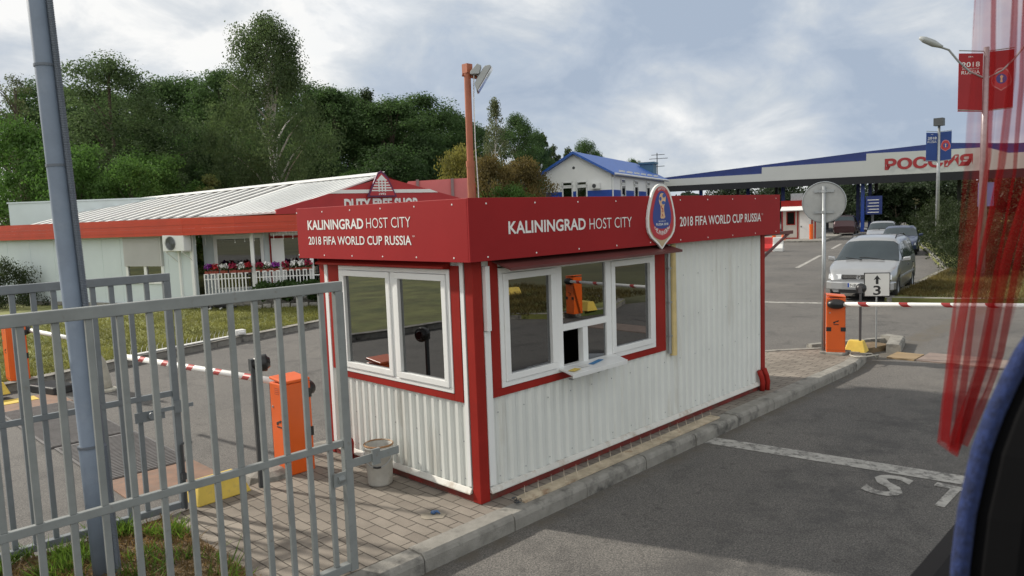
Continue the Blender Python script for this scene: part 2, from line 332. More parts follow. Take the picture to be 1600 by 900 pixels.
# island pavement with pavers, its soil end and kerbs
ISL = [(-2.0, -.2), (8.3, -.2), (9.2, -.1), (9.3, .2), (8.3, 1.1), (6.5, 2.35), (5.4, 2.75), (-.4, 2.75), (-.9, 2.2), (-2.0, 2.0)]
struct(slab('pavement', ISL, -.3, 0, PAVE))
struct(slab('soil', [(-9, -.2), (-2.002, -.2), (-2.002, 2.0), (-9, 2.0)], -.3, .005, EARTH))
def kerb(name, pts, w, z1, seg=1.0, mat=CONC, gap=.012, z0=-.3):
    """kerb stones butted along a polyline; w to the left of the direction of travel"""
    B = MB(); pts = [Vector((x, y, 0)) for x, y in pts]
    for A, C in zip(pts[:-1], pts[1:]):
        d = C-A; Ln = d.length; d.normalize(); n = Vector((-d.y, d.x, 0)); k = max(1, round(Ln/seg)); q = Ln/k
        for i in range(k):
            j = rnd.uniform(-.006, .006); dz = rnd.uniform(-.006, .006)
            a0 = A+d*(i*q+gap/2)+n*j; a1 = A+d*((i+1)*q-gap/2)+n*j
            prof = [(0, z0), (0, z1-.045), (.012, z1-.018), (.035, z1), (w, z1), (w, z0)]
            vv = [a0+n*x+Vector((0, 0, z+dz)) for x, z in prof]+[a1+n*x+Vector((0, 0, z+dz)) for x, z in prof]; m = len(prof)
            B.add(vv, [tuple(range(m))[::-1], tuple(range(m, 2*m))]+[(t, (t+1) % m, m+(t+1) % m, m+t) for t in range(m)])
    return struct(B.build(name, mat))
kerb('kerb', [(-9, -.42), (8.0, -.42), (8.8, -.30)], .2, .012)
kerb('kerb', [(5.6, 2.9), (-.3, 2.9), (-.35, 2.9)], .16, .012)
kerb('kerb', [(9.4, -.1), (9.3, .35), (8.35, 1.2), (6.55, 2.5), (5.7, 2.86)], .16, .01)
struct(slab('pavement', [(9.3, .0), (10.2, -.25), (10.3, .1), (9.35, .6)], -.3, -.03, EARTH))
kerb('kerb', [(9.9, -.52), (10.9, -.30), (11.0, .05)], .24, .03, .9)
kerb('kerb', [(11.0, .05), (10.3, .5), (9.4, 1.0)], .16, -.02, .9)
# lawn by the shop, its kerb
LAWN = [(-60, 9), (-6, 9.6), (-1.38, 10.46), (.92, 11.32), (2.71, 11.75), (5.84, 12.6), (12, 15.7), (30, 26.3), (50, 34.5), (80, 43), (80, 120), (-60, 120)]
struct(slab('lawn', LAWN, -.31, .0, GRASSG))
kerb('kerb', [(12, 15.5), (5.84, 12.4), (2.71, 11.55), (.92, 11.12), (-1.38, 10.26), (-6, 9.4), (-20, 8.8)], -.2, .02)
# verge right of the queue lane
VERGE = [(17.2, 2.1), (18.44, 2.33), (22.83, 2.76), (25.85, 3.12), (27.5, 3.25), (31.1, 4.44), (38.9, 7.0), (46.5, 9.6), (60, 14.2), (90, 23), (110, 10), (60, -20), (28, -12), (20, -5), (18.4, -.9), (17.7, .5)]
struct(slab('verge', VERGE, -.31, -.01, GRASSG))
kerb('kerb', [(60, 14.2), (46.5, 9.6), (38.9, 7.0), (31.1, 4.44), (27.5, 3.25), (25.85, 3.12), (22.83, 2.76), (18.44, 2.33), (17.2, 2.1), (17.7, .5), (18.4, -.9), (20, -5)], .18, .0, 1.5)
# verge across the near lane (mirrored in the booth windows)
struct(slab('verge', [(2, -10.2), (9.2, -9.4), (10.0, -7.9), (11.6, -7.3), (13.6, -8.2), (14, -9.5), (17, -24), (2, -30)], -.31, .0, GRASSG))
kerb('kerb', [(14, -9.5), (13.6, -8.2), (11.6, -7.3), (10.0, -7.9), (9.2, -9.4), (2, -10.2)], .18, .015)
struct(slab('verge', [(-3.5, -10.5), (-20, -10.5), (-20, -30), (-3.5, -30)], -.31, .0, GRASSG))
# road paint
def paint(poly, dz=.004, mat=LINE): return struct(sheet('road_marking', poly, ZR+dz, mat))
paint([(3.42, -.43), (3.16, -.43), (3.62, -3.9), (3.90, -3.9)])
paint([(15.6, 4.85), (16.62, 1.75), (16.85, 1.8), (15.85, 4.9)])
paint([(15.55, 5.0), (12.9, 9.6), (13.1, 9.7), (15.75, 5.1)])
for x0, y0, x1, y1 in ((27.6, 9.05, 35.9, 11.35), (42, 13.1, 48, 14.8), (53, 20.6, 47, 18.9), (37, 16, 33, 14.9)):
    d = Vector((x1-x0, y1-y0, 0)).normalized(); n = Vector((-d.y, d.x, 0))*.09
    paint([(x0-n.x, y0-n.y), (x1-n.x, y1-n.y), (x1+n.x, y1+n.y), (x0+n.x, y0+n.y)])
def roadtext(ch, x, y, w, h):
    o = text('road_marking', ch, LINE, None, (x, y, ZR+.005), (0, -1, 0), (1, .0, 0), w, h, bold=.02, depth=0, align='center'); struct(o)
roadtext('S', 3.06, -2.47, .34, .62); roadtext('T', 3.11, -2.98, .36, .62); roadtext('O', 3.16, -3.5, .36, .62); roadtext('P', 3.2, -4.0, .36, .62)
# trap strips across the lanes in front of each barrier
TRAP = mk('brown_trap_plate', (.20, .115, .075), .7, var=.25, vs=5, dirt=((.13, .1, .08), .7, 8, .5))
STRIP = mk('pinkish_plate', (.22, .17, .145), .75, var=.2, vs=4)
def plate(label, x0, x1, y0, y1, mat, h=.012, ribs=False, ypaint=None):
    B = MB(); B.box(x0, x1, y0, y1, ZR-.01, ZR+h)
    if ribs:
        k = int((y1-y0)/.06)
        for i in range(k): B.box(x0+.03, x1-.03, y0+.02+i*.06, y0+.05+i*.06, ZR+h, ZR+h+.006)
    return tag(B.build('trap_plate', mat, loc=((x0+x1)/2, y0, ZR)), label, 'steel plate')
PLT = mk('grey_tread_plate', (.15, .145, .145), .5, .5, var=.2, vs=5)
plate('brown steel strip crossing the lane at the foot of the left barrier', -1.98, -1.02, 2.9, 3.85, TRAP)
plate('ribbed grey steel plate nearer the booth in the left lane', -1.98, -1.02, 3.87, 5.72, PLT, .02, True)
plate('ribbed grey steel plate farther from the booth in the left lane', -2.02, -1.06, 5.78, 8.5, PLT, .024, True)
plate('brown steel strip at the lawn side of the left lane', -1.98, -1.02, 8.52, 9.5, TRAP)
plate('small yellow painted plate by the lawn kerb at the left edge', -1.95, -1.35, 9.1, 9.45, YEL, .02)
plate('pinkish brown steel strip crossing the stop lane below the striped arm', 9.35, 10.15, -6.6, -.92, STRIP, .02)
plate('tan painted end plate beside the yellow block under the striped arm', 9.32, 9.9, -.9, -.46, mk('tan_paint', (.28, .2, .11), .7, var=.15), .026)
# ================================================================ TICKET BOOTH
BL, BW = 5.6, 2.5
booth = thing('ticket_booth', 'white corrugated booth with red corner posts, red lettered fascia and service window', 'booth', (BL/2, BW/2, 0))
def corr(B, p0, p1, z0, z1, nrm, per=.115, dep=.019, ph=0):
    p0, p1 = Vector((*p0, 0)), Vector((*p1, 0)); d = p1-p0; L_ = d.length; d.normalize(); n = Vector((*nrm, 0))
    xs = [0]; hs = [None]; k = math.floor(ph/per)*per-ph; prof = []
    t = -((ph) % per)
    while t < L_:
        for o_, h in ((0, 0), (.026, 0), (.046, 1), (.080, 1), (.0995, 0)):
            prof.append((t+o_*per/.1, h))
        t += per
    pr = [(0, 0)]+[(x, h) for x, h in prof if 0.001 < x < L_-.001]+[(L_, 0)]
    v = []; [v.extend([p0+d*x+n*(h*dep)+Z1*z0, p0+d*x+n*(h*dep)+Z1*z1]) for x, h in pr]
    B.add(v, [(2*i, 2*i+2, 2*i+3, 2*i+1) for i in range(len(pr)-1)])
# short wall x=0 (facing -x): window hole y .29..2.1  z .97..2.14
B = MB()
corr(B, (0.018, .10), (0.018, 2.40), .10, .94, (-1, 0)); corr(B, (.018, .10), (.018, .29), .94, 2.16, (-1, 0)); corr(B, (.018, 2.1), (.018, 2.4), .94, 2.16, (-1, 0), ph=2.0); corr(B, (.018, .10), (.018, 2.4), 2.16, 2.32, (-1, 0))
B.build('wall_panel', WHITE, booth, recalc=False)
B = MB()
corr(B, (.10, .018), (5.5, .018), .10, 1.0, (0, -1), per=.135); corr(B, (.10, .018), (.3, .018), 1.0, 2.13, (0, -1), per=.135); corr(B, (2.82, .018), (5.5, .018), 1.0, 2.13, (0, -1), per=.135, ph=2.72); corr(B, (.10, .018), (5.5, .018), 2.13, 2.32, (0, -1), per=.135)
B.build('wall_panel', WHITE, booth, recalc=False)
B = MB(); corr(B, (5.582, .1), (5.582, 2.4), .1, 2.32, (1, 0)); B.build('wall_panel', WHITE, booth, recalc=False)
B = MB(); corr(B, (.1, 2.482), (5.5, 2.482), .1, 2.32, (0, 1)); B.build('wall_panel', WHITE, booth, recalc=False)
B = MB()
for z in (.2, .55, .88):
    for i in range(7): B.lathe([(0, -.005), (.006, -.004), (.008, 0)], (-.001, .2+i*.345, z), 6, axis='x')
for z in (.2, .8): 
    for i in range(16): B.lathe([(0, -.005), (.006, -.004), (.008, 0)], (.25+i*.345, -.001, z), 6, axis='y')
for z in (1.3, 1.8):
    for i in range(6): B.lathe([(0, -.005), (.006, -.004), (.008, 0)], (3.45+i*.345, -.001, z), 6, axis='y')
B.build('screw_heads', STEEL, booth)
# dark lining inside (open to the windows)
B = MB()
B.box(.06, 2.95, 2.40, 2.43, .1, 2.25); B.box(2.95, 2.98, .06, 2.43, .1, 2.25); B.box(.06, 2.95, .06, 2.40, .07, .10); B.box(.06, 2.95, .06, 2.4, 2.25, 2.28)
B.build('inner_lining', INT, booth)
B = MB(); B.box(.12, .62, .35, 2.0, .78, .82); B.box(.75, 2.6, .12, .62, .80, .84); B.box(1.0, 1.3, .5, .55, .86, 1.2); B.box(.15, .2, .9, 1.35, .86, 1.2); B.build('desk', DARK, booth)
# posts
for x0, x1, y0, y1 in ((-.006, .11, -.006, .10), (BL-.10, BL+.006, -.006, .07), (-.006, .09, BW-.10, BW+.006), (BL-.1, BL+.006, BW-.1, BW+.006)):
    MB().box(x0, x1, y0, y1, 0.0, 2.3).build('corner_post', RED, booth, bevel=.006)
# base frame and white drip flashing
B = MB(); B.box(.003, BL-.003, .003, BW-.003, 0, .078); B.build('base_frame', mk('stained_red_base', (.17, .022, .016), .7, var=.3, vs=5, dirt=((.10, .075, .055), .8, 4, .5)), booth)
B = MB()
B.prism([(.113, -.010, .12), (.113, .0, .125), (.113, .0, .08), (.113, -.032, .072), (.113, -.032, .082)], (BL-.22, 0, 0))
B.prism([(-.010, .113, .12), (.0, .113, .125), (.0, .113, .08), (-.032, .113, .072), (-.032, .113, .082)], (0, BW-.22, 0))
B.build('drip_flashing', mk('stained_flashing', (.58, .57, .53), .6, var=.1, vs=4, dirt=((.30, .22, .14), .7, 5, .53)), booth)
# roof and fascia
B = MB(); B.box(-.14, BL+.14, -.14, BW+.14, 2.38, 2.44); B.build('roof', DARK, booth)
B = MB(); fd, zb, zt = .158, 2.205, 2.75
B.box(-fd, BL+fd, -fd, -fd+.02, zb, zt); B.box(-fd, -fd+.02, -fd+.021, BW+fd, zb-.002, zt-.002)
B.box(BL+fd-.02, BL+fd, -fd+.021, BW+fd, zb, zt); B.box(-fd+.021, BL+fd-.021, BW+fd-.02, BW+fd, zb, zt)
B.box(-fd+.02, BL+fd-.02, -fd+.02, BW+fd-.02, 2.32, 2.33)
fas = B.build('fascia', FASC, booth, bevel=.003)
text('lettering', 'KALININGRAD', LET, fas, (-fd, 2.43, 2.51), -Y1, Z1, 1.05, .105, .022, .003)
text('lettering', 'HOST CITY', LET, fas, (-fd, 1.33, 2.515), -Y1, Z1, .70, .098, -.008, .003)
text('lettering', '2018 FIFA WORLD CUP RUSSIA', LET, fas, (-fd, 2.43, 2.352), -Y1, Z1, 1.80, .088, .012, .003)
text('lettering', 'TM', LET, fas, (-fd, .615, 2.425), -Y1, Z1, .035, .014, .0, .003)
text('lettering', 'KALININGRAD', LET, fas, (.31, -fd, 2.425), X1, Z1, 1.09, .115, .022, .003)
text('lettering', 'HOST CITY', LET, fas, (1.46, -fd, 2.425), X1, Z1, .72, .108, -.008, .003)
text('lettering', '2018 FIFA WORLD CUP RUSSIA', LET, fas, (3.13, -fd, 2.395), X1, Z1, 2.04, .112, .012, .003)
text('lettering', 'TM', LET, fas, (5.18, -fd, 2.48), X1, Z1, .045, .018, .0, .003)
B = MB()
for i in range(6):
    for z in (2.24, 2.70):
        B.lathe([(0, -.004), (.007, -.003), (.009, 0)], (-fd, .05+i*.52, z), 8, axis='x'); 
for i in range(10):
    for z in (2.24, 2.70): B.lathe([(0, -.004), (.007, -.003), (.009, 0)], (.05+i*.62, -fd, z), 8, axis='y')
B.build('screw_heads', LET, fas)
# emblem badge on the fascia
bd = thing('emblem_badge', 'egg shaped white and red badge with golden trophy on blue, fixed on the booth fascia', 'emblem', (2.72, -fd, 2.155))
SX, SZ = .56/330, .73/780
def eg(pts): return [((x)*SX, (822-y)*SZ) for x, y in pts]
half = [(0, 45), (28, 50), (52, 64), (80, 95), (108, 150), (133, 250), (153, 350), (165, 450), (163, 550), (150, 620), (118, 680), (76, 725), (42, 762), (16, 800), (0, 822)]
def sym(h): return h+[(-x, y) for x, y in h[::-1] if x != 0]
def inset(h, k):
    o = []
    for x, y in h: o.append((max(0, x-k*(1 if x > 0 else 0)) if x > k or x == 0 else 0, y))
    return o
OB = Vector((2.72, -fd-.004, 2.155))
B = MB(); ngon(B, OB, X1, Z1, eg(sym(half)), 0, .022); B.build('badge_board', LET, bd)
B = MB(); h2 = [(0, 72), (24, 76), (46, 90), (70, 118), (94, 170), (117, 262), (136, 355), (147, 450), (145, 545), (133, 608), (104, 664), (64, 706), (32, 745), (12, 780), (0, 796)]
ngon(B, OB, X1, Z1, eg(sym(h2)), .0225, .0235); B.build('tan_rim', mk('tan_print', (.46, .36, .22), .5, var=.06), bd)
B = MB(); h3 = [(0, 76), (24, 80), (45, 94), (68, 122), (92, 175), (115, 265), (133, 355), (141, 440), (138, 540), (124, 600), (98, 655), (60, 690), (28, 706), (0, 711)]
ngon(B, OB, X1, Z1, eg(sym(h3)), .024, .0255); B.build('red_field', mk('red_print', (.42, .02, .03), .4, var=.05), bd)
B = MB(); h4 = [(0, 128), (22, 134), (45, 160), (70, 220), (90, 300), (104, 380), (108, 445), (102, 505), (84, 545), (50, 570), (0, 577)]
ngon(B, OB, X1, Z1, eg(sym(h4)), .026, .0275); B.build('blue_field', mk('blue_print', (.02, .045, .24), .4, var=.05), bd)
B = MB()
tro = [(-2, 155), (22, 160), (38, 178), (44, 205), (42, 240), (34, 280), (24, 310), (22, 350), (28, 400), (36, 440), (20, 456), (-10, 456), (-22, 440), (-16, 400), (-16, 350), (-18, 310), (-30, 275), (-36, 240), (-30, 195), (-18, 165)]
ngon(B, OB, X1, Z1, eg(tro), .028, .0295); B.build('trophy', mk('gold_print', (.66, .42, .24), .5, var=.2, vs=40), bd)
B = MB()
for cx, cy, rx, ry in ((22, 185, 17, 24), (-18, 222, 13, 24), (16, 268, 20, 22)): ngon(B, OB, X1, Z1, [(x*SX, (822-y)*SZ) for x, y in ell(cx, cy, rx, ry, 16)], .030, .0305)
B.build('trophy_globe', mk('globe_print', (.03, .09, .33), .5, var=.3, vs=60), bd)
B = MB()
for k, (x0, y0, x1, y1) in enumerate(((-16, 300, 4, 345), (2, 330, 12, 380), (-6, 400, 12, 430))): ngon(B, OB, X1, Z1, [(x*SX, (822-y)*SZ) for x, y in ((x0, y0), (x0+8, y0), (x1, y1), (x1-8, y1))], .030, .0305)
B.build('trophy_swirl', mk('red_print', (.42, .02, .03)), bd)
text('lettering', 'FIFA WORLD CUP', LET, bd, OB+X1*0+Z1*(822-487)*SZ, X1, Z1, .14, .012, .01, .0285, 'center')
text('lettering', 'RUSSIA 2018', LET, bd, OB+Z1*(822-522)*SZ, X1, Z1, .24, .026, .02, .0285, 'center')
def arc(word, cx, cy, rad, a0, a1, h, w):
    n = len(word)
    for i, ch in enumerate(word):
        t = a0+(a1-a0)*i/(n-1); ct, st = math.cos(t), math.sin(t); flip = 1 if a0 > a1 else -1
        up = (X1*ct+Z1*st)*flip; ri = (X1*st-Z1*ct)*flip
        text('lettering', ch, LET, bd, OB+X1*(cx+rad*ct*1.15)+Z1*(cy+rad*st), ri, up, w*(.4 if ch == 'I' else 1), h, .015, .0265, 'center')
arc('KALININGRAD', 0, (822-490)*SZ, .128, R(208), R(332), .048, .03)
arc('HOST CITY'.replace(' ', '\u00a0') if False else 'HOSTCITY', 0, (822-190)*SZ, .088, R(128), R(52), .026, .017)
# short-side window
def window(name, axis, u0, u1, z0, z1, panes, fr=.06):
    """frame lies proud of the wall; panes = list of (u0,u1,z0,z1) openings"""
    w = MB()
    us = sorted({u0, u1}|{p[0] for p in panes}|{p[1] for p in panes}); zs = sorted({z0, z1}|{p[2] for p in panes}|{p[3] for p in panes})
    def cell(B, a0, a1, b0, b1, d0, d1):
        if axis == 'x': B.box(d0, d1, a0, a1, b0, b1)
        else: B.box(a0, a1, d0, d1, b0, b1)
    return us, zs, cell
def frame(B, axis, a0, a1, b0, b1, w, d0, d1):
    for q in ((a0, a1, b0, b0+w), (a0, a1, b1-w, b1), (a0, a0+w, b0+w, b1-w), (a1-w, a1, b0+w, b1-w)):
        if axis == 'x': B.box(d0, d1, q[0], q[1], q[2], q[3])
        else: B.box(q[0], q[1], d0, d1, q[2], q[3])
sw = MB()
frame(sw, 'x', .29, 2.10, .985, 2.125, .045, -.022, .05)
sw.box(-.020, .048, 1.115, 1.185, 1.031, 2.079)
win1 = sw.build('window_frame', PVC, booth, bevel=.004)
for y0, y1 in ((.338, 1.112), (1.188, 2.052)):
    B = MB(); frame(B, 'x', y0, y1, 1.033, 2.077, .06, -.034, .03); sash = B.build('window_sash', PVC, win1, bevel=.004)
    B = MB(); B.box(.0, .006, y0+.062, y1-.062, 1.095, 2.015); B.build('pane', GLASS, win1)
B = MB(); B.box(-.016, .0, .2885, 2.10, .915, .983); B.box(-.016, .0, .165, .288, .915, 2.16); B.box(-.014, .0, 2.102, 2.32, .985, 2.16)
B.build('window_trim', RED, booth, bevel=.003)
B = MB(); B.prism([(-.012, .28, 2.20), (-.10, .28, 2.155), (-.10, .28, 2.135), (-.012, .28, 2.13)], (0, 2.15, 0)); B.build('drip_rail', RED, booth)
# service window on the long side
lw_ = MB()
frame(lw_, 'y', .30, 2.81, 1.02, 2.12, .05, -.024, .05)
lw_.box(1.065, 1.175, -.022, .048, 1.07, 2.07); lw_.box(1.885, 1.975, -.022, .048, 1.07, 2.07); lw_.box(1.176, 1.884, -.022, .048, 1.425, 1.495); lw_.box(1.485, 1.565, -.022, .048, 1.07, 1.424)
win2 = lw_.build('window_frame', PVC, booth, bevel=.004)
for x0, x1, z0, z1, sash in ((.352, 1.063, 1.072, 2.068, 1), (1.177, 1.883, 1.497, 2.068, 0), (1.567, 1.883, 1.072, 1.423, 0), (1.977, 2.758, 1.072, 2.068, 1)):
    if sash: B = MB(); frame(B, 'y', x0, x1, z0, z1, .062, -.036, .03); B.build('window_sash', PVC, win2, bevel=.004); k = .064
    else: k = .0
    B = MB(); B.box(x0+k+.001, x1-k-.001, 0.0, .006, z0+k+.001, z1-k-.001); B.build('pane', GLASS, win2)
B = MB(); B.box(.19, 3.03, -.016, 0, .945, 1.018); B.box(.19, .298, -.016, 0, 1.018, 2.2); B.box(2.812, 3.03, -.016, 0, 1.018, 2.2)
B.build('window_trim', RED, booth, bevel=.003)
B = MB(); B.prism([(.22, -.0, 2.205), (.22, -.26, 2.135), (.22, -.26, 2.11), (.22, -.245, 2.118), (.22, -.0, 2.19)], (2.80, 0, 0)); B.build('awning', [BROWN], booth)
B = MB(); B.prism([(1.10, -.02, 1.045), (2.02, -.02, 1.045), (1.86, -.30, 1.035), (.98, -.30, 1.035)], (0, 0, .022)); B.prism([(.98, -.30, 1.015), (1.86, -.30, 1.015), (1.86, -.305, 1.06), (.98, -.305, 1.06)], (0, .012, 0))
shelf = B.build('counter_shelf', PVC, booth, bevel=.003)
B = MB()
for x in (1.25, 1.68): B.tube([(x, -.02, .93), (x, -.06, .93), (x, -.12, .97), (x, -.22, 1.01)], .009, 6)
B.build('shelf_bracket', STEEL, shelf)
for (x, y, w, h, rz, c_, l) in ((1.12, -.20, .14, .07, .2, (.62, .46, .1), 'small yellow leaflet on the booth counter shelf'), (1.55, -.13, .26, .055, .25, (.05, .2, .42), 'blue and green strip leaflet on the booth counter shelf'), (1.32, -.16, .11, .07, -.1, (.68, .68, .66), 'plain white slip of paper on the booth counter shelf')):
    B = MB(); t = Vector((math.cos(rz), math.sin(rz))); n = Vector((-t.y, t.x)); B.obox((x, y), t, n, -w/2, w/2, -h/2, h/2, 1.0675, 1.070)
    tag(B.build('leaflet', mk('paper_'+l.split()[0]+l.split()[1], c_, .7, var=.1), loc=(x, y, 1.0675)), l, 'leaflet')
B = MB(); B.tube([(3.16, -.035, .87), (3.16, -.035, 2.19)], .042, 14); pipe = B.build('cable_pipe', CREAM, booth, smooth=False)
B = MB(); B.tube([(3.085, -.03, .9), (3.085, -.03, 2.19)], .022, 10); [B.box(3.06, 3.12, -.05, -.012, z, z+.02) for z in (1.1, 1.5, 1.9)]; B.build('cable_pipe', STEEL, booth)
B = MB(); B.box(.115, .165, -.05, -.002, 1.57, 2.15); B.build('cable_duct', PVC, booth, bevel=.003)
for q in ((-.012, 0, .112, .158, .142, 2.2), (-.012, 0, 2.34, 2.398, .142, 2.2), (.112, .185, -.012, -.001, .142, 1.56)): MB().box(*q).build('edge_strip', PVC, booth)
for k, (x, y, h, l) in enumerate(((5.40, -.06, .29, 'a'), (5.49, -.09, .31, 'b'))):
    B = MB(); B.tube([(x, y, 0), (x+.01, y-.005, h*.4), (x-.01, y+.005, h*.7), (x-.05, y+.02, h)], .035, 12); B.build('cable_sleeve', RED, booth, smooth=True)
B = MB(); B.tube([(-.06, 2.0, 0), (-.065, 1.98, .12), (-.09, 1.93, .22), (-.13, 1.88, .27)], .03, 12); B.build('cable_sleeve', RED, booth, smooth=True)
for y_ in (.045, 1.225):
    B = MB(); B.box(BL+.01, BL+1.0, y_-.025, y_+.025, 2.17, 2.22); B.tube([(BL+.02, y_, 1.86), (BL+.92, y_, 2.19)], .022, 6); B.build('side_bracket', BROWN, booth)
# spike strip lying along the booth foot, chained
def spikes(label, A, t, Ln, n_sp, w, mat, spm, bend, hh=1):
    B = MB(); tv = Vector((*t, 0)).normalized(); nv = Vector((-tv.y, tv.x, 0)); A = Vector(A)
    B.obox(A, tv, nv, 0, Ln, -w/2, w/2, A.z, A.z+.018)
    o = thing('spike_strip', label, 'spike strip', A); B.build('base_bar', mat, o)
    S_ = MB()
    for i in range(n_sp):
        p = A+tv*(.08+(Ln-.16)*i/(n_sp-1))+Z1*.018
        S_.tube([p, p+Z1*.05*hh+nv*.02*bend, p+Z1*.09*hh+nv*.05*bend+tv*.03], [.0045, .004, .001], 5)
    S_.build('spike_row', spm, o); return o, nv, tv
sp, nv, tv = spikes('rusty white spike strip lying on the kerb along the booth foot', (.26, -.235, .012), (1, .0), 3.5, 19, .14, mk('pale_rusty_strip', (.43, .36, .26), .8, var=.3, vs=7, bump=.4, dirt=((.20, .09, .035), .8, 5, .55)), mk('rusty_pale_spikes', (.42, .36, .28), .7, var=.3, vs=20), .9)
B = MB()
for i in range(6):
    ang = i*.9; p = Vector((.19+.012*(i % 2), -.22-.014*i, .02+.012*abs(3-i)))
    B.tube([p+Vector((.018*math.cos(q), .010*math.sin(q)*math.cos(ang), .018*math.sin(q)*math.sin(ang)+.006)) for q in [k*math.pi/4 for k in range(9)]], .004, 5, cap=False)
tag(B.build('chain', DARK, loc=(.2, -.24, .012)), 'short dark steel chain at the end of the rusty spike strip', 'chain')
sp2, nv, tv = spikes('pale spike strip lying on the far kerb at the lawn edge', (.45, 11.10, .035), (2.7, .72), 2.9, 24, .12, WARM, WARM, -.7, 1.7)
B = MB(); B.box(3.25, 3.5, 11.75, 11.95, .04, .16); B.box(3.3, 3.45, 11.7, 11.75, .07, .13); B.build('end_box', WARM, sp2, bevel=.01)
# bucket
bk = thing('bucket', 'dirty white plastic bucket with a rusty rim beside the booth', 'bucket', (-.26, 1.18, 0))
BKM = mk('dirty_bucket_plastic', (.42, .41, .38), .6, var=.15, vs=5, dirt=((.2, .17, .13), .6, 6, .52))
B = MB(); B.lathe([(0, .004), (.115, .004), (.12, .02), (.135, .30), (.143, .305), (.143, .325), (.136, .33), (.139, .365), (.145, .37), (.145, .40), (.136, .40), (.130, .385), (.115, .03), (0, .03)], (-.26, 1.18, 0), 28); B.build('bucket_body', BKM, bk, smooth=True)
B = MB(); B.lathe([(.135, .395), (.147, .395), (.149, .405), (.138, .412), (.131, .40)], (-.26, 1.18, 0), 28); B.build('rim', RUST, bk)
B = MB(); pts = [(-.26+.145*math.cos(t)*.707-.0-.10*math.sin(t)*0-.012*math.sin(t)-.707*.03*math.sin(t), 1.18-.145*math.cos(t)*.707-.03*math.sin(t), .36-.16*math.sin(t)) for t in [k*math.pi/12 for k in range(13)]]
pts = []
for k in range(13):
    t = k*math.pi/12; e = Vector((.707, -.707, 0))*math.cos(t)*.148+Vector((-.707, -.707, 0))*math.sin(t)*.135; pts.append((-.26+e.x, 1.18+e.y, .36-.16*math.sin(t)))
B.tube(pts, .003, 5); h_ = B.build('bail', STEEL, bk)
B = MB(); B.tube(pts[5:8], .009, 8); B.build('grip', BLACK, h_)
# litter
B = MB(); rr = random.Random(4)
pl = [(-.44+math.cos(k*.7)*rr.uniform(.07, .13), .15+math.sin(k*.7)*rr.uniform(.07, .12)) for k in range(9)]
B.prism([(x, y, .001) for x, y in pl], (0, 0, .004)); tag(B.build('torn_paper', mk('dirty_paper', (.27, .24, .19), .9, var=.2, vs=12), loc=(-.44, .15, 0)), 'flat torn dirty paper scrap lying on the pavers by the corner', 'litter')
B = MB(); B.lathe([(0, .03), (.02, .028), (.028, .015), (.02, .004), (0, .003)], (-.42, .17, .003), 7); B.tube([(-.42, .17, .02), (-.40, .14, .03), (-.385, .12, .008)], [.014, .012, .004], 6)
tag(B.build('crumpled_wrapper', mk('blue_foil', (.03, .09, .22), .3, var=.4, vs=30), loc=(-.42, .17, .003)), 'small crumpled blue wrapper on the torn paper scrap', 'litter')
